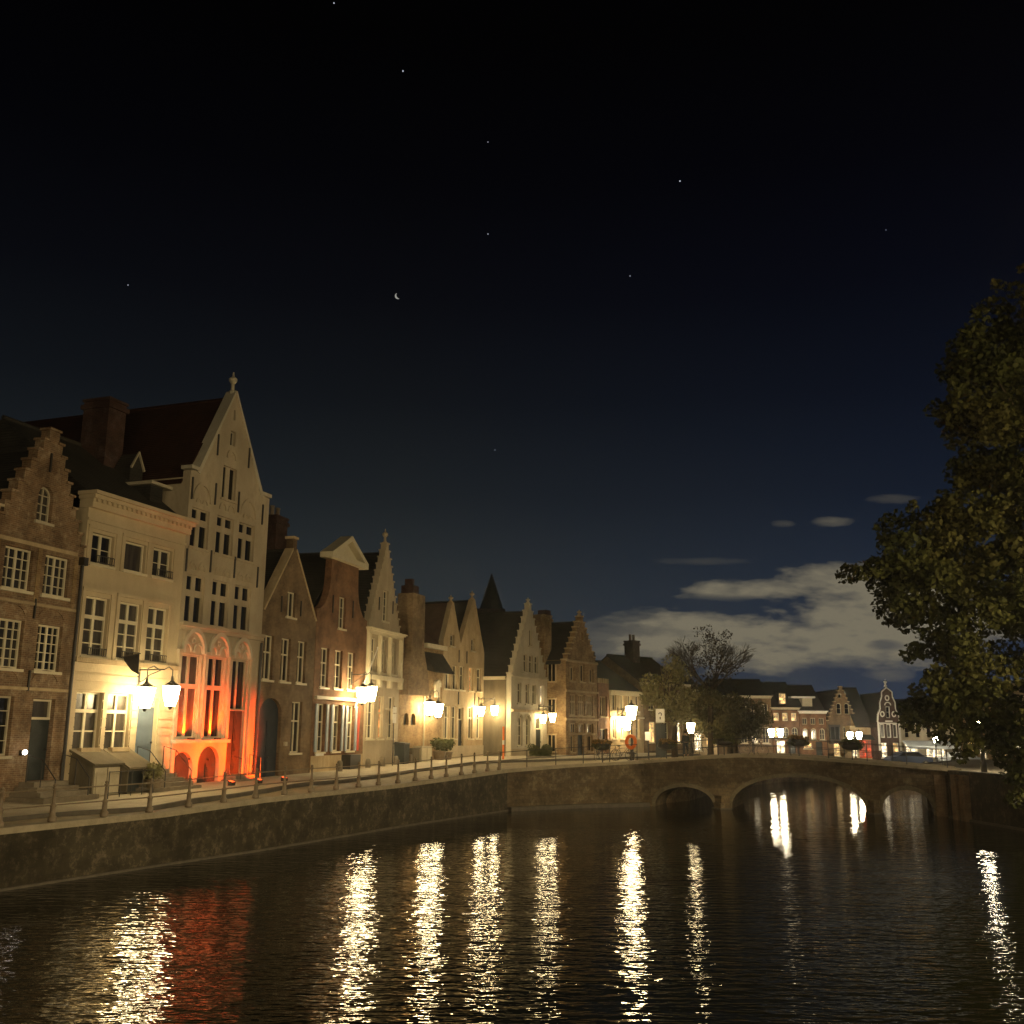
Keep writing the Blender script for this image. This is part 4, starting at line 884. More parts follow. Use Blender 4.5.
h.walls([(.01, .8), (h.L-.01, .8), (h.L-.01, 7.4), (.01, 7.4)], 9, 7.4); h.roof_side(.02, h.L-.02, 7.4, 10, 9, y0=.1)
h = far('plastered_house', 'far pale house at the right edge seen in glimpses through the leaves', 53.6, 62, 106, stone_warm)
for k in range(6): h.window(.5+k*1.3, 1.2+k*1.3, 5.2, 6.6, 2, 2, m_=trim, g=glass); h.window(.5+k*1.3, 1.2+k*1.3, 2.0, 4.3, 2, 2, m_=trim, g=[lit_white, glass, lit_warm, glass, lit_white, lit_warm][k])
h.walls([(.01, .8), (h.L-.01, .8), (h.L-.01, 7.4), (.01, 7.4)], 9, 7.4); h.roof_side(.02, h.L-.02, 7.4, 10, 9, y0=.1)

# church spire behind the row
sp_ = thing('church_tower', 'dark pointed church spire rising behind the roofs in the middle of the row', 'church', (-3.1, 160, 2.6))
MB().box(-2.2, 2.2, -2.2, 2.2, 0, 20.2).box(-9, -2.2, -4, 4, 0, 9).build('tower', brick_dark, sp_)
MB().lathe([(1.9, 20.2), (1.6, 21.2), (.05, 26.0)], 0, 0, 8).build('spire', slate, sp_)

# ================================================================== BRIDGE
BP0 = Vector((8.35, 64.1)); BP1 = Vector((24.6, 58.3)); bt_ = (BP1-BP0); BL = bt_.length; bt_.normalize(); brz = math.atan2(bt_.y, bt_.x)
def bat(s, back, z):
    n = Vector((-bt_.y, bt_.x)); p = BP0+bt_*s+n*back; return (p.x, p.y, z)
br = thing('stone_bridge', 'old humped brick bridge with three low arches crossing the canal', 'bridge', (BP0.x, BP0.y, 0), brz)
def decktop(s):
    T = [(-1, 2.62), (0, 2.65), (3.2, 2.93), (5.6, 3.08), (7.5, 3.08), (9.0, 3.03), (11.8, 2.86), (14.4, 2.69), (17.3, 2.50), (18, 2.48)]
    for i in range(len(T)-1):
        if T[i][0] <= s <= T[i+1][0]:
            k = (s-T[i][0])/(T[i+1][0]-T[i][0]); return T[i][1]+(T[i+1][1]-T[i][1])*k
    return 2.5
def arch(s0, s1, zt, z0=.0, k=16):
    c = (s0+s1)/2; r = (s1-s0)/2; return [(s0, -1.5), (s0, z0)]+[(c-r*math.cos(math.pi*i/k), z0+(zt-z0)*abs(math.sin(math.pi*i/k))**.85) for i in range(1, k)]+[(s1, z0), (s1, -1.5)]
ol = [(-.4, -1.5)]+arch(.45, 3.96, 1.18)+arch(5.0, 12.5, 1.90)+arch(13.32, 16.05, 1.34)+[(17.6, -1.5)]
ol += [(17.6-i*.5, decktop(17.6-i*.5)-.12) for i in range(36)]+[(-.4, decktop(-.4)-.12)]
BW = 5.6
mb = MB(); slab(mb, ol, [], 0, BW); mb.build('masonry', brick_wall, br)
for y0_, y1_ in ((-.09, .32), (BW-.32, BW+.09)):
    mb = MB()
    for i in range(36):
        s0_ = -.4+i*.5; s1_ = s0_+.5; mb.add([(s0_, y0_, decktop(s0_)-.12), (s1_, y0_, decktop(s1_)-.12), (s1_, y1_, decktop(s1_)-.12), (s0_, y1_, decktop(s0_)-.12), (s0_, y0_, decktop(s0_)+.06), (s1_, y0_, decktop(s1_)+.06), (s1_, y1_, decktop(s1_)+.06), (s0_, y1_, decktop(s0_)+.06)], [(0, 1, 5, 4), (2, 3, 7, 6), (4, 5, 6, 7), (3, 2, 1, 0)])
    mb.build('coping', coping_m, br)
ring_m = mat('arch_brick', (.16, .13, .08), (.10, .08, .05), 6, .9)
for s0_, s1_, zt in ((.45, 3.96, 1.18), (5.0, 12.5, 1.9), (13.32, 16.05, 1.34)):
    mb = MB(); c = (s0_+s1_)/2; r = (s1_-s0_)/2; k = 26
    pin = [(c-r*math.cos(math.pi*i/k), zt*abs(math.sin(math.pi*i/k))**.85) for i in range(k+1)]
    po = [(c-(r+.22)*math.cos(math.pi*i/k), (zt+.22)*abs(math.sin(math.pi*i/k))**.85) for i in range(k+1)]
    for i in range(k): mb.prism([pin[i], po[i], po[i+1], pin[i+1]], -.045, -.003)
    mb.build('arch_ring', ring_m, br)
for s0_, s1_ in ((3.96, 5.0), (12.5, 13.32)):
    mb = MB().prismz([(s0_, -.003), (s1_, -.003), (s1_-.1, -.35), ((s0_+s1_)/2, -.75), (s0_+.1, -.35)], -1.5, .35); mb.prismz([(s0_+.05, -.003), (s1_-.05, -.003), ((s0_+s1_)/2, -.5)], .35, .75)
    mb.build('cutwater', brick_wall, br); MB().prismz([(s0_-.1, .0), (s1_+.1, .0), (s1_+.05, -.45), ((s0_+s1_)/2, -.95), (s0_-.05, -.45)], -1.2, .08).build('pier_footing', kerb_m, br)
for x_ in (16.15, 16.85): MB().box(x_, x_+.58, -.28, -.003, -1.2, 2.2).build('pilaster', brick_brown, br)
MB().prism([(-.4, -1.2), (.3, -1.2), (.3, .1), (.05, 1.5), (-.4, 2.3)], -.12, -.004).build('abutment_face', brick_wall, br)
# deck road
mb = MB()
for i in range(36):
    s0_ = -.4+i*.5; s1_ = s0_+.5
    mb.add([(s0_, .33, decktop(s0_)-.1), (s1_, .33, decktop(s1_)-.1), (s1_, BW-.33, decktop(s1_)-.1), (s0_, BW-.33, decktop(s0_)-.1)], [(0, 1, 2, 3)])
mb.build('roadway', asphalt, br)

# ------------------------------------------------------------------ railings
def post_mb():
    return MB().lathe([(.12, 0), (.13, .04), (.13, .14), (.085, .17), (.075, .42), (.095, .44), (.095, .48), (.05, .52), (.042, .92), (.065, .93), (.065, .97), (.03, .99)], 0, 0, 10).sphere((0, 0, 1.03), .055, 8, 5)
RA = [(-14.6, 27.6, 1.62), (-13.85, 29.3, 1.63), (-13.15, 31.04, 1.64), (-12.32, 32.81, 1.65), (-11.52, 34.53, 1.66), (-10.74, 36.12, 1.71), (-9.97, 37.66, 1.77), (-9.2, 39.19, 1.83), (-8.5, 40.88, 1.85), (-7.79, 42.6, 1.86), (-7.07, 44.35, 1.87), (-6.38, 46.02, 1.88), (-5.71, 47.65, 1.89), (-5.02, 49.32, 1.9), (-4.34, 50.71, 1.95), (-3.68, 52.09, 1.99), (-3.02, 53.45, 2.03), (-2.32, 54.89, 2.08), (-1.69, 56.21, 2.12), (-1.02, 57.58, 2.16), (-.4, 58.87, 2.2)]
ra = thing('quay_railing', 'brown cast iron post and rail fence along the edge of the long quay', 'railing', RA[0])
pm = None
def inward(p, q, k): d = (Vector(q[:2])-Vector(p[:2])).normalized(); return Vector((-d.y, d.x))*k
RB_ = []
for i, p in enumerate(RA):
    n = inward(RA[max(i-1, 0)], RA[min(i+1, len(RA)-1)], .22); RB_.append((p[0]+n.x, p[1]+n.y, p[2]+.04))
for p in RB_:
    if pm is None: pm = post_mb().build('post', iron_brown, ra, True); pm.location = Vector(p)-ra.location
    else: c_ = pm.copy(); COL.objects.link(c_); c_.parent = ra; c_.location = Vector(p)-ra.location
for hh in (.92, .47):
    mb = MB()
    for i in range(len(RB_)-1): mb.tube([Vector(RB_[i])-ra.location+Vector((0, 0, hh)), Vector(RB_[i+1])-ra.location+Vector((0, 0, hh))], .022, 6)
    mb.build('rail', iron_brown, ra)
def thin_rail(pts, label, hgt=.95, mid=True):
    r = thing('iron_railing', label, 'railing', pts[0]); o = Vector(pts[0])
    for p in pts: q = Vector(p)-o; MB().tube([q, q+Vector((0, 0, hgt+.03))], .03, 6).build('post', iron, r)
    for hh in ((hgt, .5) if mid else (hgt,)): MB().tube([Vector(p)-o+Vector((0, 0, hh)) for p in pts], .02, 6).build('rail', iron, r)
    return r
def edgeoff(p, q, k=.3): n = inward(p, q, k); return n
RC = [(-.4, 58.87, 2.2), (1.1, 60.34, 2.29), (2.82, 61.6, 2.4), (4.5, 62.56, 2.48), (6.14, 63.29, 2.55), (7.9, 64.1, 2.65)]
thin_rail([(p[0]-.12, p[1]+.25, p[2]+.04) for p in RC], 'thin dark railing on the quay between the brown posts and the bridge')
thin_rail([bat(s, .12, decktop(s)+.05) for s in (.1, 2.2, 4.3, 6.4, 8.5, 10.6, 12.7, 14.8, 16.9)], 'thin dark railing along the near side of the bridge top')
thin_rail([bat(s, BW-.12, decktop(s)+.05) for s in (.1, 2.9, 5.7, 8.5, 11.3, 14.1, 16.9)], 'thin dark railing along the far side of the bridge top')

# ------------------------------------------------------------------ lamps
def lantern(parent, loc, sc=1.0, glass_m=None, hang=True):
    f = MB().lathe([(.225, .30), (.23, .32), (.10, .40), (.04, .46), (.03, .58)], 0, 0, 6).lathe([(.13, -.27), (.13, -.23)], 0, 0, 6)
    for k in range(6):
        a = 2*math.pi*k/6; f.tube([(.14*math.cos(a), .14*math.sin(a), -.25), (.25*math.cos(a), .25*math.sin(a), .30)], .006, 3)
    f.lathe([(.03, -.36), (.06, -.3), (.05, -.27)], 0, 0, 6)
    f.v = [(x*sc, y*sc, z*sc) for x, y, z in f.v]
    l = f.build('lantern', iron, parent); l.location = loc
    gm_ = MB().lathe([(.13, -.26), (.20, -.02), (.245, .295)], 0, 0, 12); gm_.v = [(x*sc, y*sc, z*sc) for x, y, z in gm_.v]
    gm_.build('lamp_glass', glass_m or lamp_glass, l, True); return l
def wall_lamp(h, spots, zb, label, sw, sc=1.1, gm_=None):
    """spots: (s, out, z); bracket fixed at sw on the facade"""
    root = thing('wall_lantern', label, 'wall lamp', h.at(sw, 0, zb), math.atan2(h.t.y, h.t.x))
    mb = MB(); omax = max(o for s, o, z in spots); zt = max(z for s, o, z in spots)-zb+.75*sc
    mb.tube([(0, -.01, zt), (0, -omax, zt)], .03, 6); mb.tube([(0, -.02, zt-.5), (0, -.25, zt-.42), (0, -.55, zt-.2), (0, -omax*.9, zt)], .022, 6); mb.box(-.06, .06, -.05, -.004, zt-.6, zt+.15)
    for s, o, z in spots:
        x = s-sw; zz_ = z-zb
        mb.tube([(0, -o*.98, zt), (x*.5, -o, zt+.12), (x, -o, zt), (x, -o, zz_+.58*sc)], .022, 6)
    mb.build('bracket', iron, root)
    for s, o, z in spots: lantern(root, (s-sw, -o, z-zb), sc, gm_)
    return root
wall_lamp(H2, [(2.9, 1.0, 5.5), (4.1, 1.25, 5.6)], 5.5, 'glaring pair of lanterns over the blue-grey door of the cream house', 3.6, 1.4, emis('lamp_glass_near', LAMP_COL, 66))
wall_lamp(H5, [(4.2, 1.0, 6.25), (5.35, 1.0, 6.35)], 6.2, 'glaring pair of lanterns at the right end of the red-brown pedimented house', 4.8, 1.5)
wall_lamp(H6b, [(2.9, .8, 5.75), (4.2, .8, 5.65)], 5.5, 'glaring pair of lanterns on the ochre brick wall beside two small blind arches', 3.7, 1.5)
wall_lamp(H7, [(5.1, .6, 5.75), (6.0, 1.3, 5.8)], 5.5, 'pair of bright lanterns at the right corner of the twin-gabled cream house', 5.9, 1.2)
wall_lamp(H8, [(5.3, .5, 5.3), (5.8, 1.1, 5.4)], 5.0, 'pair of bright lanterns on the white stepped-gable house above its dark door', 5.6, 1.2, emis('lamp_glass_dim', LAMP_COL, 45))
wall_lamp(H10, [(.9, .7, 5.2), (1.7, .7, 4.9)], 4.8, 'blazing pair of lanterns on the pale low house left of the freestanding lamp', 1.3, 1.5)
def post_lamp(loc, hgt, label, gm_=None, sc=1.2, n=1, glass_sc=1.0):
    r = thing('street_lamp', label, 'street lamp', loc); hp = hgt-.4*sc
    MB().lathe([(.16, 0), (.16, .5), (.11, .55), (.1, .9), (.06, 1.0), (.045, hp-.25), (.08, hp-.2), (.05, hp)], 0, 0, 10).build('pole', iron, r, True)
    if n == 1: lantern(r, (0, 0, hgt), sc, gm_)
    else:
        MB().tube([(-.45, 0, hp-.1), (0, 0, hp-.05), (.45, 0, hp-.1)], .03, 6).build('cross_arm', iron, r)
        for x in (-.45, .45): lantern(r, (x, 0, hgt+.05), sc, gm_)
    return r
post_lamp((7.87, 67.8, 2.6), 2.95, 'freestanding street lamp on a thin post near the left end of the bridge', lamp_glass_post, 1.5)
post_lamp((13.3, 77.0, 2.66), 2.0, 'street lamp right behind the standing person past the bridge', emis('lamp_glass_low', LAMP_COL, 34), 1.3)
post_lamp((26.2, 103.2, 1.25), 3.05, 'double lantern lamp post across the canal under the three lit windows', lamp_glass_far, 1.3, 2)
post_lamp((34.2, 104, 1.25), 2.85, 'double lantern lamp post across the canal beside the red shopfront', lamp_glass_far, 1.2, 2)
post_lamp((41.0, 101, 1.25), 2.7, 'lamp post across the canal glimpsed at the left fringe of the big tree', lamp_glass_far, 1.2)
post_lamp((25.6, 56.9, 2.42), 2.75, 'street lamp standing in the foliage of the big tree by the bridge end', lamp_glass_far, 1.2)
# tall fill lamps added outside the frame to light the upper fronts evenly
for i, (x, y) in enumerate(((31, 27), (30, 9), (27, -9), (12, -16), (-6, -22))):
    r = thing('street_lamp', ['added tall fill lamp on the near bank beside the big tree', 'added tall fill lamp on the near bank in the middle of its row', 'added tall fill lamp on the near bank at the corner of the quay', 'added tall fill lamp behind the viewpoint on the right', 'added tall fill lamp behind the viewpoint on the left'][i], 'street lamp', (x, y, 2.4 if x > 24.5 else 0), 0, 'added fill lamps outside the frame')
    H_ = 7.5
    MB().tube([(0, 0, -1.5), (0, 0, H_), (-.5, 0, H_+.45), (-1.4, 0, H_+.6)], [.12, .08, .06, .05], 8).build('pole', iron, r)
    hd = MB().box(-2.1, -1.35, -.18, .18, H_+.52, H_+.68).build('lamp_head', iron, r); MB().box(-2.05, -1.42, -.15, .15, H_+.46, H_+.517).build('lamp_glass', lamp_glass_fill, hd)

# red floodlights at the foot of the tall stone house
for s_, o_, e_ in ((1.2, 2.3, 2000), (3.2, 2.3, 2400), (5.2, 2.3, 3000)):
    p = H3.at(s_, o_, 2.06); r = thing('floodlight', ['small red floodlight on the pavement in front of the left arched door', 'small red floodlight on the pavement in front of the right arched door', 'small red floodlight at the foot of the steps of the tall stone house'][[1.2, 3.2, 5.2].index(s_)], 'floodlight', p, math.atan2(H3.t.y, H3.t.x))
    MB().box(-.12, .12, -.1, .1, 0, .06).prismx([(-.1, .06), (.1, .06), (.12, .2), (-.12, .14)], -.12, .12).build('housing', iron, r)
    MB().add([(-.1, -.09, .157), (.1, -.09, .157), (.1, .09, .203), (-.1, .09, .203)], [(0, 1, 2, 3)]).build('red_glass', emis('red_lens', (1, .07, .01), 6), r)
    ld = bpy.data.lights.new('red_beam', 'SPOT'); ld.energy = e_; ld.color = (1.0, .055, .001); ld.spot_size = R(72); ld.spot_blend = .35; ld.shadow_soft_size = .08
    lo = bpy.data.objects.new('red_beam', ld); COL.objects.link(lo); lo.parent = r; lo.location = (0, 0, .26)
    lo.rotation_euler = (R(90+27), 0, 0)
for s_, lb in ((1.0, 'tiny red uplight on the window ledge under the left gothic window'), (2.85, 'tiny red uplight on the window ledge under the middle gothic window')):
    p = H3.at(s_, .27, 3.905); r = thing('ledge_uplight', lb, 'floodlight', p, math.atan2(H3.t.y, H3.t.x))
    MB().box(-.2, .2, -.04, .04, 0, .07).build('housing', iron, r)
    ld = bpy.data.lights.new('red_glow', 'SPOT'); ld.energy = 850; ld.color = (1.0, .065, .001); ld.spot_size = R(96); ld.spot_blend = .6; ld.shadow_soft_size = .05
    lo = bpy.data.objects.new('red_glow', ld); COL.objects.link(lo); lo.parent = r; lo.location = (0, -.02, .12); lo.rotation_euler = (R(180-30), 0, 0)

# ================================================================== TREES
import numpy as np
def leaf_mesh(name, pts, size, m_, parent, seed=1, flat=.0):
    rng = np.random.default_rng(seed); n = len(pts); P = np.array(pts, dtype=np.float32)
    a = rng.normal(size=(n, 3)); a /= np.linalg.norm(a, axis=1)[:, None]; b = rng.normal(size=(n, 3)); b -= a*np.sum(a*b, axis=1)[:, None]; b /= np.linalg.norm(b, axis=1)[:, None]
    s = (size*rng.uniform(.55, 1.25, n))[:, None]; a = a*s*.5; b = b*s*.34
    V = np.stack([P-a, P+b, P+a, P-b], axis=1).reshape(-1, 3)
    me = bpy.data.meshes.new(name); me.vertices.add(4*n); me.vertices.foreach_set('co', V.ravel()); me.loops.add(4*n); me.loops.foreach_set('vertex_index', np.arange(4*n, dtype=np.int32))
    me.polygons.add(n); me.polygons.foreach_set('loop_start', np.arange(0, 4*n, 4, dtype=np.int32)); me.polygons.foreach_set('loop_total', np.full(n, 4, dtype=np.int32)); me.update(); me.validate()
    me.materials.append(m_); o = bpy.data.objects.new(name, me); COL.objects.link(o); o.parent = parent; return o
def clumps(cents, per, rng, rad):
    out = []
    for c, r in cents:
        k = int(per*(r/rad)**2); d = rng.normal(size=(k, 3)); d /= np.linalg.norm(d, axis=1)[:, None]; rr = r*(.35+.65*rng.uniform(size=(k, 1))**.5)
        out.append(np.array(c)+d*rr*np.array([1, 1, .8]))
    return np.concatenate(out)
# big tree on the right bank: crown clumps inside an irregular outline
crown = [(25.8, 27.8), (23.72, 26.5), (22.9, 24.7), (21.6, 23.4), (21.8, 21.9), (20.6, 20.5), (20.9, 18.9), (21.9, 16.9), (20.1, 15.6), (18.4, 15.0), (16.7, 13.7), (15.5, 12.0), (15.8, 11.2), (17.5, 11.0), (17.5, 8.7), (18.4, 8.2), (18.7, 7.4), (17.8, 5.9), (18.2, 4.9), (19.2, 4.1), (20.3, 3.3), (20.8, 2.6), (22.3, 1.7), (24.0, 1.6), (27, 3.5), (30, 5), (34, 8), (37, 13), (37, 19), (34, 25), (30, 28)]
rng = np.random.default_rng(5); cents = []
def pdist(p):
    best = 9e9
    for i in range(len(crown)):
        a = Vector(crown[i]); b = Vector(crown[(i+1) % len(crown)]); ab = b-a; t = max(0, min(1, (Vector(p)-a).dot(ab)/ab.length_squared)); best = min(best, (Vector(p)-a-ab*t).length)
    return best
while len(cents) < 640:
    x = rng.uniform(15, 37); z = rng.uniform(1.5, 28)
    if not inpoly((x, z), crown): continue
    d = pdist((x, z)); r = float(rng.uniform(.45, 1.35)); 
    if d < r*.75: r = max(.35, d/.75*.9)
    if d < .2: continue
    th_ = min(1, d/5)**.5*6.0; y = 48+rng.uniform(-1, 1)*th_
    if abs(x-.45*y) < r+.3 and z+r < 4.2: continue
    cents.append(((x, y, z), r))
for k in range(70):      # low hanging boughs over the bridge end
    x = rng.uniform(22.6, 28); cents.append(((x, rng.uniform(46, 51), rng.uniform(1.1, 4.6)), float(rng.uniform(.4, .8))))
cents = [c for c in cents if not (abs(c[0][0]-.45*c[0][1]) < c[1]+.25 and c[0][2]+c[1] < 4.2)]
bt = thing('leafy_tree', 'huge dark leafy tree overhanging the canal at the right edge', 'tree', (28, 48.5, 2.42))
o3 = np.array([28, 48.5, 2.42])
pts = clumps([(np.array(c)-o3, r) for c, r in cents], 260, rng, 1.0)
leaf_mesh('crown', pts, .30, leaf_dark, bt, 11)
mb = MB(); mb.tube([(0, 0, -.4), (-.2, 0, 2.5), (-.6, .2, 6), (-1.2, 0, 11), (-1.6, 0, 17), (-1.2, 0, 23)], [.75, .55, .45, .34, .2, .06], 12)
rt = random.Random(3)
for k in range(26):
    z0_ = rt.uniform(3.5, 19); base = Vector((-.3-z0_*.07, 0, z0_)); c, r = cents[rt.randrange(len(cents))]; tgt = Vector(c)-Vector(o3)
    mid = base.lerp(tgt, .5)+Vector((0, 0, rt.uniform(.3, 1.5))); mb.tube([base, base.lerp(mid, .5)+Vector((0, 0, .4)), mid, tgt], [.2, .14, .09, .03], 6)
mb.build('trunk', bark, bt, True)

def branchy(mb, p, d, L, r, depth, rnd, tips):
    q = p+d*L*.5+Vector((rnd.uniform(-1, 1), rnd.uniform(-1, 1), 0))*L*.06; e = p+d*L; mb.tube([p, q, e], [r, r*.85, r*.65], 5 if depth < 3 else 7, cap=False)
    tips.append(e)
    if depth == 0: return
    for k in range(rnd.choice([2, 3, 3])):
        ax = Vector((rnd.uniform(-1, 1), rnd.uniform(-1, 1), rnd.uniform(-.3, .6))); nd_ = (d+ax*.62).normalized(); nd_.z = max(nd_.z, -.1)
        branchy(mb, p+d*L*rnd.uniform(.6, 1), nd_, L*rnd.uniform(.62, .82), r*.62, depth-1, rnd, tips)
def small_tree(loc, label, hgt, crown_c, crown_r, n, lm, size, seed, bare=0, spread=1.0, name='leafy_tree', skirt=True):
    rnd = random.Random(seed); rg = np.random.default_rng(seed); t_ = thing(name, label, 'tree', loc)
    mb = MB(); tips = []; base = Vector((0, 0, -.3)); mb.tube([base, Vector((0, 0, 1.2)), Vector((.1, 0, hgt*(.47 if bare else .3)))], [.28, .2, .18], 9, cap=False)
    for k in range(6 if bare else 4): branchy(mb, Vector((.1, 0, hgt*(.46 if bare else .3))), Vector((rnd.uniform(-.6, .6)*spread, rnd.uniform(-.6, .6)*spread, 1)).normalized(), hgt*(.165 if bare else .27), .085 if bare else .13, 6 if bare else 3, rnd, tips)
    mb.build('trunk', bark, t_, True)
    cs_ = []
    for k in range(n):
        d = rg.normal(size=3); d /= np.linalg.norm(d); rr = rg.uniform(.3, 1)**.5
        cs_.append((np.array(crown_c)+d*rr*np.array(crown_r), float(rg.uniform(.35, .8))))
    leaf_mesh('crown', clumps(cs_, 95, rg, .6), size, lm, t_, seed); return t_
small_tree((12.0, 76.5, 2.6), 'pale yellow-green bushy tree, leftmost of the trees past the bridge', 7.2, (-.2, 0, 4.6), (1.9, 1.6, 2.3), 60, leaf_pale, .2, 21)
small_tree((15.2, 79.5, 2.6), 'tall tree with bare upper twigs above green lower leaves, past the bridge', 10.2, (-.2, 0, 3.3), (2.6, 2, 1.9), 90, leaf_mid, .2, 22, bare=1, spread=1.5, name='half_bare_tree')
hb = [o for o in COL.objects if o.name.startswith('half_bare_tree')][0]; rg = np.random.default_rng(77); cs_ = []
for k in range(70):
    d = rg.normal(size=3); d /= np.linalg.norm(d); cs_.append((np.array((.2, 0, 7.0))+d*rg.uniform(.2, 1)**.6*np.array((2.5, 2.0, 2.7)), float(rg.uniform(.3, .7))))
leaf_mesh('twigs', clumps(cs_, 40, rg, .6), .17, bark, hb, 78)
small_tree((17.3, 82.5, 2.5), 'low dark green tree right of the half-bare tree past the bridge', 6.0, (.3, 0, 3.1), (3.0, 2, 1.7), 80, leaf_mid, .2, 23)
small_tree((18.9, 88.0, 2.4), 'small reddish-leaved tree nearest the three lit windows across the canal', 4.6, (.3, 0, 2.6), (2.4, 1.8, 1.3), 45, leaf_bush, .2, 24)
small_tree((44.5, 99, 1.25), 'small dark tree across the canal in front of the white house', 5.0, (0, 0, 3.0), (1.6, 1.5, 1.5), 35, leaf_bush, .2, 25)

# ================================================================== STREET THINGS
def steps(P, rz, label, w, n, rise, tread, rail=True, name='stone_steps'):
    r = thing(name, label, 'steps', P, rz); mb = MB()
    for i in range(n):
        e = (n-1-i)*tread; mb.box(-w/2-e*.6, w/2+e*.6, -(tread+e)-.35, -.01, -.3 if i == 0 else rise*i+.001, rise*(i+1))
    mb.build('flight', step_m, r)
    if rail:
        H_ = n*rise
        for x in (-w/2, w/2):
            MB().tube([(x, -.3, H_), (x, -.3, H_+.9), (x, -.9, H_+.75), (x, -(n*tread)-.3, .75), (x, -(n*tread)-.3, .1)], .022, 6).tube([(x, -.9, H_+.75), (x, -.9, .3)], .018, 6).build('handrail', iron, r)
    return r
rz2 = math.atan2(H2.t.y, H2.t.x)
steps(H2.at(4.35, .0, 1.98), rz2, 'stone steps up to the blue-grey door of the cream house', 1.6, 5, .155, .28)
steps(H1.at(3.4, .0, 1.9), math.atan2(H1.t.y, H1.t.x), 'worn stone steps in front of the dark door of the stepped brown house', 1.7, 4, .16, .3)
steps(H3.at(4.6, .0, 2.0), math.atan2(H3.t.y, H3.t.x), 'low stone steps at the tall glazed door of the pale stone house', 1.5, 2, .16, .3)
# cellar entrances before the cream house
r = thing('cellar_entrance', 'pale panelled cellar hatch against the left end of the cream house', 'cellar hatch', H2.at(.95, 0, 1.9), rz2)
MB().prismx([(-.01, -.2), (-1.1, -.2), (-1.1, 1.15), (-.01, 1.62)], -.7, .7).build('housing', render_grey, r)
for x in (-.34, .34): MB().box(x-.31, x+.31, -1.16, -1.105, .02, 1.05).box(x-.22, x+.22, -1.18, -1.158, .15, .9).build('door', trim_dull, r)
MB().prismx([(-.0, 1.63), (-1.25, 1.12), (-1.25, 1.19), (-.0, 1.72)], -.8, .8).build('lid', render_grey, r)
r = thing('cellar_entrance', 'sloping grey roofed cellar porch between the pale hatch and the steps', 'cellar hatch', H2.at(2.65, 0, 1.9), rz2)
MB().prismx([(-.0, 1.62), (-1.35, .95), (-1.35, 1.02), (-.0, 1.7)], -.75, .75).build('roof', render_grey, r)
for x in (-.72, .66): MB().prismx([(-.01, -.2), (-1.25, -.2), (-1.25, .97), (-.01, 1.6)], x, x+.06).build('side_panel', render_grey, r)
MB().box(-.65, .65, -.9, -.85, -.2, .9).build('door', dark_door, r)
r = thing('area_railing', 'thin iron railing round the pale cellar hatch', 'railing', H2.at(.4, 1.9, 1.9), rz2)
for x in (0, .6, 1.2, 1.8, 2.4): MB().tube([(x-.2, 0, 0), (x-.2, 0, .95)], .018, 6).build('post', iron, r)
for zz_ in (.2, .93): MB().tube([(-.2, 0, zz_), (2.2, 0, zz_)], .016, 6).build('rail', iron, r)
def potted(loc, label, s=1.0, name='potted_plant', seed=1, lm=None, pot=None):
    r = thing(name, label, 'plant', loc); MB().lathe([(.16*s, 0), (.2*s, .1*s), (.26*s, .38*s), (.28*s, .42*s)], 0, 0, 12).build('pot', pot or iron_brown, r, True)
    rg = np.random.default_rng(seed); leaf_mesh('foliage', clumps([(np.array([rg.uniform(-.15, .15)*s, rg.uniform(-.15, .15)*s, rg.uniform(.5, .8)*s]), .25*s) for k in range(6)], 60*s, rg, .25*s), .12*s, lm or leaf_bush, r, seed); return r
potted(H2.at(3.15, 1.5, 1.95), 'small yellowish plant in a pot left of the cream house steps', 1.2, seed=2, lm=leaf_pale)
potted(H6b.at(4.6, .8, 2.3), 'low green shrub in a pot under the ochre brick wall lanterns', 1.7, seed=3)
potted(H6b.at(5.8, .8, 2.3), 'green potted shrub at the left corner of the twin-gabled house', 1.5, seed=4)
# bench-like bin boxes
r = thing('utility_cabinet', 'pale metal utility cabinet standing against the ochre brick wall', 'cabinet', H6b.at(2.4, .6, 2.25), math.atan2(H6b.t.y, H6b.t.x)); MB().box(-.75, .75, -.3, .3, -.1, 1.05).box(-.8, .8, -.34, .33, 1.051, 1.1).build('body', trim_dull, r); 
for x in (-.37, .37): MB().box(x-.33, x+.33, -.33, -.303, .08, .98).build('door', trim, r)
r = thing('utility_cabinet', 'darker narrow cabinet left of the pale utility cabinet', 'cabinet', H6b.at(.9, .6, 2.22), math.atan2(H6b.t.y, H6b.t.x)); MB().box(-.5, .5, -.28, .3, -.1, .98).box(-.54, .54, -.32, .3, .981, 1.03).build('body', render_grey, r); MB().box(-.42, .42, -.31, -.283, .08, .9).build('door', render_grey, r)
r = thing('dust_bin', 'dark wheeled bin against the pale framed house', 'bin', H6.at(4.6, .6, 2.2), math.atan2(H6.t.y, H6.t.x)); MB().prism([(-.35, .1), (.35, .1), (.42, 1.3), (-.42, 1.3)], -.35, .35).build('body', dark_door, r); MB().prismx([(-.4, 1.302), (.4, 1.302), (.3, 1.45), (-.36, 1.38)], -.45, .45).build('lid', iron, r)
for x in (-.3, .3): MB().tube([(x-.04, .38, .12), (x+.04, .38, .12)], .12, 10).build('wheel', iron, r)
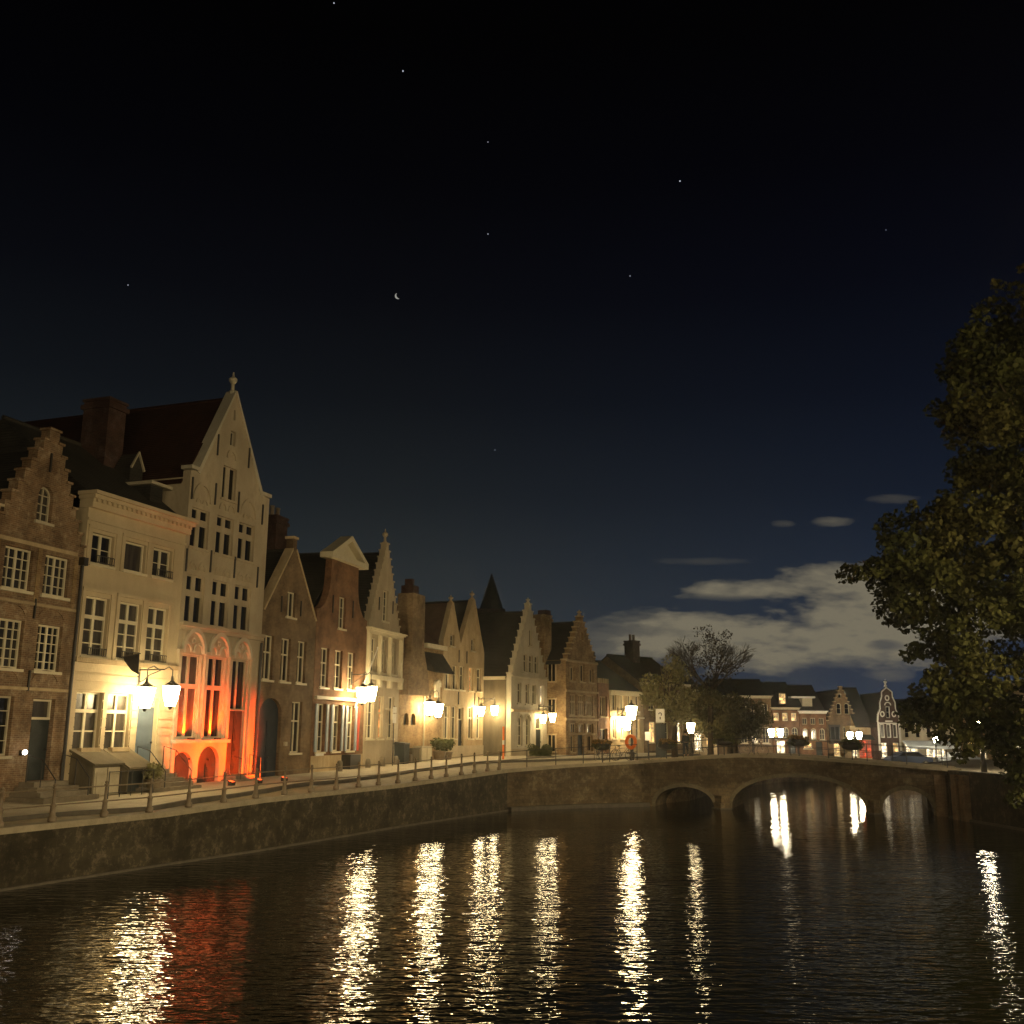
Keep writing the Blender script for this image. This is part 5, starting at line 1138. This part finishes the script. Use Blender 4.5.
# kerbside bollards
b0 = None
blabel = ['left of the pedimented house window', 'below the red banner', 'below the lit left window of the framed house', 'between the framed house and the dark bin', 'before the ochre wall cabinets']
for i, (H_, s_) in enumerate(((H5, 2.0), (H5, 5.8), (H6, 1.1), (H6, 3.2), (H6b, .2))):
    p = H_.at(s_, .8, H_.zb+.02)
    if b0 is None:
        b0 = thing('bollard', '', 'bollard', p, 0, 'low stone bollards in front of the houses'); MB().lathe([(.16, -.1), (.15, .5), (.12, .62), (.05, .66)], 0, 0, 10).build('shaft', step_m, b0, True); MB().lathe([(.2, -.05), (.2, .08)], 0, 0, 10).build('foot', kerb_m, b0); bb = b0
    else: bb = dup(b0, p)
    bb['label'] = 'low dark stone bollard '+blabel[i]
# flagpole on H5
p = H5.at(5.3, .05, 5.6); r = thing('flagpole', 'slanting white flagpole on the red-brown pedimented house', 'flagpole', p, math.atan2(H5.t.y, H5.t.x))
MB().tube([(0, -.02, 0), (.25, -1.2, 3.4)], [.05, .035], 8).build('pole', white_paint, r); MB().lathe([(.02, 0), (.07, .06), (.02, .13)], .25, -1.2, 8, 3.38).build('ball', white_paint, r)
# black flag hanging from H2
p = H2.at(2.3, .1, 7.05); r = thing('window_flag', 'small dark drooping flag on a stick at the cream house middle window', 'flag', p, rz2)
MB().tube([(0, 0, 0), (.1, -.9, .15)], .02, 6).build('stick', iron, r); MB().add([(.02, -.15, .02), (.1, -.85, .13), (.2, -.8, -.65), (.15, -.5, -.5), (.06, -.2, -.15)], [(0, 1, 2, 3, 4)]).build('cloth', dark_cloth, r)
# signpost with white plate before the framed house
def sign_post(loc, rz, label, hgt, plates, polem=None, name='traffic_sign'):
    r = thing(name, label, 'sign', loc, rz); MB().tube([(0, 0, -.1), (0, 0, hgt)], .03, 8).build('pole', polem or iron, r)
    for (w, h_, z, m_) in plates:
        pl = MB().box(-w/2, w/2, -.05, -.03, z-h_/2, z+h_/2).build('plate', m_, r)
    return r
sign_post((-7.0, 62.9, 2.2), R(60), 'thin pole with a narrow bright plate in front of the ochre brick wall', 3.6, [(.35, .35, 3.35, white_paint), (.35, .55, 2.85, white_paint)])
# red and white striped pole
r = thing('marker_pole', 'red pole with a white band standing before the grey side wall', 'marker pole', (-.45, 71.5, 2.35))
MB().tube([(0, 0, -.1), (0, 0, 1.1)], .07, 8).build('pole', orange_paint, r); MB().tube([(0, 0, 1.102), (0, 0, 1.4)], .071, 8).build('white_band', white_paint, r); MB().tube([(0, 0, 1.402), (0, 0, 2.3)], .07, 8).build('upper_pole', orange_paint, r)
# clipped hedge mound by H8 door
r = thing('clipped_hedge', 'dark rounded hedge below the lit door of the white stepped house', 'hedge', (2.2, 74.2, 2.4)); rg = np.random.default_rng(9)
MB().box(-.95, .95, -.5, .5, -.1, .25).build('stone_edge', step_m, r)
leaf_mesh('foliage', clumps([(np.array([rg.uniform(-.65, .65), rg.uniform(-.3, .3), rg.uniform(.35, .85)]), .35) for k in range(22)], 170, rg, .35), .12, leaf_bush, r, 9)
# lifebuoy on its post
r = thing('lifebuoy', 'orange-red lifebuoy hanging on a post under the freestanding lamp', 'lifebuoy', (7.5, 64.9, 2.66), R(-15))
MB().tube([(0, 0, -.05), (0, 0, 1.5)], .04, 8).build('post', iron, r)
ring = MB().tube([(.27*math.cos(a), -.12, 1.12+.36*math.sin(a)) for a in [2*math.pi*i/20 for i in range(21)]], .11, 8, cap=False).build('ring', orange_paint, r, True)
MB().box(-.3, .3, -.05, .05, .4, .46).build('bracket', iron, r)
# info boards
r = sign_post((10.6, 73.8, 2.66), R(-8), 'pale square sign board on a thick dark post right of the lifebuoy', 3.3, [(.62, .95, 2.85, white_paint)])
MB().box(-.35, .35, -.02, .06, 0, 2.3).build('board_back', dark_door, r); MB().arc(0, 2.95, .13, .07, -.06, -.052, -60, 180).box(-.04, .04, -.06, -.052, 2.6, 2.78).build('symbol', iron, r)
r = sign_post((9.15, 69.6, 2.66), R(-8), 'small white notice on a short post beside the lifebuoy', 1.7, [(.36, .55, 1.45, white_paint)])
# flower basins on posts
def basin(loc, rz, label, hgt, w, seed, first=None):
    r = thing('flower_planter', label, 'planter', loc, rz, 'flower planters along the quay and bridge railings')
    MB().tube([(0, 0, 0), (0, 0, hgt)], .035, 8).build('post', iron, r)
    b_ = MB().sphere((0, 0, hgt), 1, 14, 8, (w*.5, .26, .24)); b_.build('basin', iron, r, True)
    rg = np.random.default_rng(seed); leaf_mesh('flowers', clumps([(np.array([rg.uniform(-.45, .45)*w, rg.uniform(-.15, .15), hgt+.22+rg.uniform(-.08, .12)]), .17) for k in range(16)], 70, rg, .17), .10, leaf_flower if seed % 2 else leaf_bush, r, seed)
    leaf_mesh('trailing_leaves', clumps([(np.array([rg.uniform(-.5, .5)*w, rg.uniform(-.22, .22), hgt+.02+rg.uniform(-.1, .12)]), .17) for k in range(16)], 60, rg, .17), .10, leaf_bush, r, seed+50); return r
basin((5.55, 63.15, 2.55), R(20), 'flower planter on the quay railing in front of the blazing lanterns', .95, 1.15, 1)
for i, (s_, lb) in enumerate(((1.13, 'flower planter at the left end of the bridge railing'), (4.62, 'flower planter on the bridge railing right of the standing person'), (8.95, 'flower planter at the crown of the bridge, under the lit windows'), (11.9, 'flower planter on the falling right half of the bridge'))):
    basin(bat(s_, .35, decktop(s_)), brz, lb, .82, 1.15, i+5)

# ------------------------------------------------------------------ bicycle
def bicycle(loc, rz, label, lean=.1):
    r = thing('bicycle', label, 'bicycle', loc, rz, 'parked bicycles'); r.rotation_euler = (lean, 0, rz)
    for x in (-.53, .53):
        w_ = MB().tube([(x+.33*math.cos(a), 0, .34+.33*math.sin(a)) for a in [2*math.pi*i/24 for i in range(25)]], .016, 6, cap=False)
        w_ = w_.build('wheel', iron, r)
        sp = MB()
        for k in range(8): a = math.pi*k/8; sp.tube([(x+.32*math.cos(a), 0, .34+.32*math.sin(a)), (x-.32*math.cos(a), 0, .34-.32*math.sin(a))], .003, 3)
        sp.build('spokes', trim_dull, w_)
    MB().tube([(-.53, 0, .34), (-.1, 0, .3), (-.22, 0, .82), (-.53, 0, .34)], .016, 6).tube([(-.1, 0, .3), (.36, 0, .78), (-.2, 0, .74)], .018, 6).tube([(.53, 0, .34), (.36, 0, .9)], .016, 6).build('frame', iron, r)
    MB().tube([(.36, -.26, .98), (.33, -.1, 1.02), (.33, .1, 1.02), (.36, .26, .98)], .014, 6).tube([(.36, 0, .88), (.33, 0, 1.02)], .014, 6).build('handlebar', trim_dull, r)
    MB().sphere((-.25, 0, .9), 1, 8, 5, (.13, .07, .04)).build('saddle', iron, r); MB().tube([(-.22, 0, .8), (-.25, 0, .89)], .012, 6).build('seat_post', iron, r)
    MB().sphere((.45, 0, .86), .035, 8, 5).build('headlight', trim, r)
    return r
bk = bicycle((6.3, 66.4, 2.6), R(30), 'bicycle parked left of the lifebuoy, against the quay railing', .12)
dup(bk, (7.0, 65.4, 2.62), R(24), 'bicycle parked directly in front of the freestanding lamp'); 
dup(bk, (5.6, 67.0, 2.58), R(70), 'bicycle parked below the blazing lanterns, left of the other two')
dup(bk, (13.35, 75.2, 2.68), R(8), 'bicycle held beside the standing person past the bridge')
dup(bk, bat(6.3, .75, decktop(6.3)-.05), brz+R(8), 'bicycle leaning on the bridge railing right of the half-bare tree')

# ------------------------------------------------------------------ person
def skin_obj(name, verts, edges, rad, m_, parent, root=0, lv=1):
    me = bpy.data.meshes.new(name); me.from_pydata(verts, edges, []); o = bpy.data.objects.new(name, me); COL.objects.link(o)
    md = o.modifiers.new('skin', 'SKIN'); 
    for i, l in enumerate(me.skin_vertices[0].data): l.radius = (rad[i], rad[i]); l.use_root = (i == root)
    sb = o.modifiers.new('sub', 'SUBSURF'); sb.levels = lv; sb.render_levels = lv
    dg = bpy.context.evaluated_depsgraph_get(); me2 = bpy.data.meshes.new_from_object(o.evaluated_get(dg)); me2.name = name
    o.modifiers.clear(); o.data = me2; me2.materials.clear(); me2.materials.append(m_); me2.polygons.foreach_set('use_smooth', [True]*len(me2.polygons)); o.parent = parent; return o
pr = thing('person', 'person in dark clothes standing before the bright shopfront past the bridge', 'person', (12.62, 75.4, 2.70), R(200))
V = [(0, 0, .95), (0, 0, 1.12), (0, 0, 1.32), (0, .01, 1.46), (0, .0, 1.54), (0, -.01, 1.62), (0, -.01, 1.72),
     (.10, 0, .90), (.12, -.02, .50), (.12, .02, .09), (.13, -.13, .04), (-.10, 0, .90), (-.13, .02, .50), (-.15, .06, .09), (-.16, -.09, .04),
     (.19, 0, 1.40), (.25, .03, 1.12), (.28, -.08, .90), (-.19, 0, 1.40), (-.26, -.02, 1.13), (-.26, -.20, .98), (.285, -.12, .83), (-.26, -.27, .95)]
Eg = [(0, 1), (1, 2), (2, 3), (3, 4), (4, 5), (5, 6), (0, 7), (7, 8), (8, 9), (9, 10), (0, 11), (11, 12), (12, 13), (13, 14), (3, 15), (15, 16), (16, 17), (3, 18), (18, 19), (19, 20), (17, 21), (20, 22)]
Rd = [.13, .12, .14, .10, .055, .085, .08, .09, .06, .042, .04, .09, .06, .042, .04, .065, .045, .034, .065, .045, .034, .03, .03]
for side, hx in ((21, 1), (22, -1)):
    b0_ = Vector(V[side]); dirv = (b0_-Vector(V[17 if side == 21 else 20])).normalized()
    for k in range(4):
        off = Vector((0, (k-1.5)*.02, 0)) if side == 21 else Vector(((k-1.5)*.02, 0, 0)); f1 = b0_+dirv*.05+off; f2 = f1+dirv*(.035+.006*(k % 3))+Vector((0, -.01, -.01)); V += [tuple(f1), tuple(f2)]; n_ = len(V); Eg += [(side, n_-2), (n_-2, n_-1)]; Rd += [.009, .008]
    t1 = b0_+Vector((-.03*hx, -.02, -.01)); t2 = t1+Vector((-.01*hx, -.02, -.03)); V += [tuple(t1), tuple(t2)]; n_ = len(V); Eg += [(side, n_-2), (n_-2, n_-1)]; Rd += [.01, .009]
body = skin_obj('body', V, Eg, Rd, skin_m, pr)
skin_obj('jacket', [V[0], V[1], V[2], (0, .01, 1.44), V[15], V[16], tuple(Vector(V[17])*1), V[18], V[19], V[20], (0, .01, 1.5)], [(0, 1), (1, 2), (2, 3), (3, 4), (4, 5), (5, 6), (3, 7), (7, 8), (8, 9), (3, 10)], [.175, .165, .175, .13, .095, .07, .052, .095, .07, .052, .08], dark_cloth, pr)
skin_obj('trousers', [(0, 0, .97), (.10, 0, .88), (.12, -.02, .5), (.12, .02, .12), (-.10, 0, .88), (-.13, .02, .5), (-.15, .06, .12)], [(0, 1), (1, 2), (2, 3), (0, 4), (4, 5), (5, 6)], [.15, .115, .085, .065, .115, .085, .065], jeans, pr)
MB().sphere((0, .01, 1.70), 1, 12, 8, (.105, .115, .10)).build('hair', hair_m, pr, True)
MB().sphere((0, -.115, 1.63), .018, 6, 4).sphere((.035, -.09, 1.66), .012, 6, 4).sphere((-.035, -.09, 1.66), .012, 6, 4).build('face', skin_m, pr)

# ------------------------------------------------------------------ parked cars and pale awnings across the canal
def car(loc, rz, label, m_):
    r = thing('parked_car', label, 'car', loc, rz, 'cars parked across the canal')
    prof = [(-2.1, .35), (-2.15, .75), (-1.9, .95), (-1.35, 1.02), (-.9, 1.42), (.7, 1.45), (1.35, 1.0), (2.05, .88), (2.15, .6), (2.1, .35)]
    body = MB().prism(prof, -.82, .82).build('body', m_, r)
    MB().prism([(-1.2, 1.04), (-.82, 1.36), (.62, 1.39), (1.15, 1.03)], -.835, .835).build('window', glass_dark, r)
    for x in (-1.3, 1.35):
        for y in (-.8, .8):
            w_ = MB().tube([(x, y-.1, .33), (x, y+.1, .33)], .33, 14).build('tyre', iron, r); MB().tube([(x, y-.12, .33), (x, y+.12, .33)], .18, 10).build('rim', trim_dull, w_)
    for y in (-.6, .6): MB().sphere((2.08, y, .68), 1, 8, 5, (.07, .16, .09)).build('headlight', white_paint, r)
    return r
silver = mat('silver_car_paint', (.45, .48, .52), None, rough=.3); darkpaint = mat('dark_car_paint', (.03, .04, .07), None, rough=.3)
car((39.3, 103.8, 1.25), R(4), 'dark blue car parked in front of the scrolled gable across the canal', darkpaint)
car((44.2, 103.2, 1.25), R(4), 'pale silver car parked before the white house across the canal', silver)
r = thing('awning', 'long pale bluish market awning across the canal left of the big tree', 'awning', (42.3, 106.2, 1.25), R(2)); blu = mat('pale_canvas', (.55, .60, .66), (.62, .67, .72), 2, .8)
MB().prismx([(0, 2.5), (-1.6, 2.0), (-1.6, 1.7), (0, 2.42)], -2.6, 2.6).build('canvas', blu, r)
for x in (-2.5, 0, 2.5): MB().tube([(x, -1.55, 0), (x, -1.55, 1.95)], .04, 6).build('pole', iron, r)

# ------------------------------------------------------------------ stars and the moon
star_m = emis('star_light', (.8, .85, 1.0), .6)
for i, (p, r_) in enumerate([((-141.9, 696.5, 556.5), .55), ((-90.7, 730.8, 521.8), .62), ((-22.5, 763.8, 479.8), .42), ((136.4, 770.2, 449.6), .62), ((-22.4, 800.1, 416.0), .52), ((98.7, 810.2, 383.6), .52), ((-311.0, 769.3, 352.8), .45), ((296.9, 752.8, 398.2), .42), ((-15.4, 867.1, 244.9), .4)]):
    o = MB().sphere((0, 0, 0), r_, 8, 6).build('star', star_m); o.location = p
    tag(o, ['faint star at the very top of the sky', 'bright star high in the left half of the sky', 'dim star above the brighter star near the sky centre', 'bright star in the upper right of the sky', 'star right above the middle, upper right of the crescent moon', 'star right of the crescent moon, halfway to the big tree', 'lone faint star far left above the chimney', 'faint star high above the big tree', 'lowest faint star above the twin gables'][i], 'star', 'stars in the night sky')
mb = MB(); n = 14; bx_, bz_ = math.cos(R(205)), math.sin(R(205))
def mpt(k, ph): return (2.6*(k*math.cos(ph)*bx_-math.sin(ph)*bz_), 2.6*(k*math.cos(ph)*bz_+math.sin(ph)*bx_))
for i in range(n):
    a = R(-90+180*i/n); b = R(-90+180*(i+1)/n); q = [mpt(1, a), mpt(1, b), mpt(.45, b), mpt(.45, a)]
    mb.prism([p for k, p in enumerate(q) if k == 0 or (abs(p[0]-q[k-1][0])+abs(p[1]-q[k-1][1])) > 1e-4], -.5, .5)
o = mb.build('crescent_moon', emis('moon_light', (1.0, .98, .88), .30)); o.location = (-99.1, 817.8, 366.8); tag(o, 'tiny pale crescent moon in the dark sky above the canal houses', 'moon')


# ------------------------------------------------------------------ thin scattering volume added to imitate lens glow round the lamps
hz = bpy.data.materials.new('lamp_glow_volume'); hz.use_nodes = True; t = hz.node_tree; t.nodes.clear(); ou = nd(t, 'ShaderNodeOutputMaterial'); pv_ = nd(t, 'ShaderNodeVolumePrincipled')
pv_.inputs['Color'].default_value = (.95, .95, .95, 1); pv_.inputs['Density'].default_value = .0006; pv_.inputs['Anisotropy'].default_value = .9; t.links.new(pv_.outputs[0], ou.inputs['Volume'])
tag(MB().box(-75, 110, -40, 175, -3.3, 32).build('glow_haze', hz), kind='stuff')
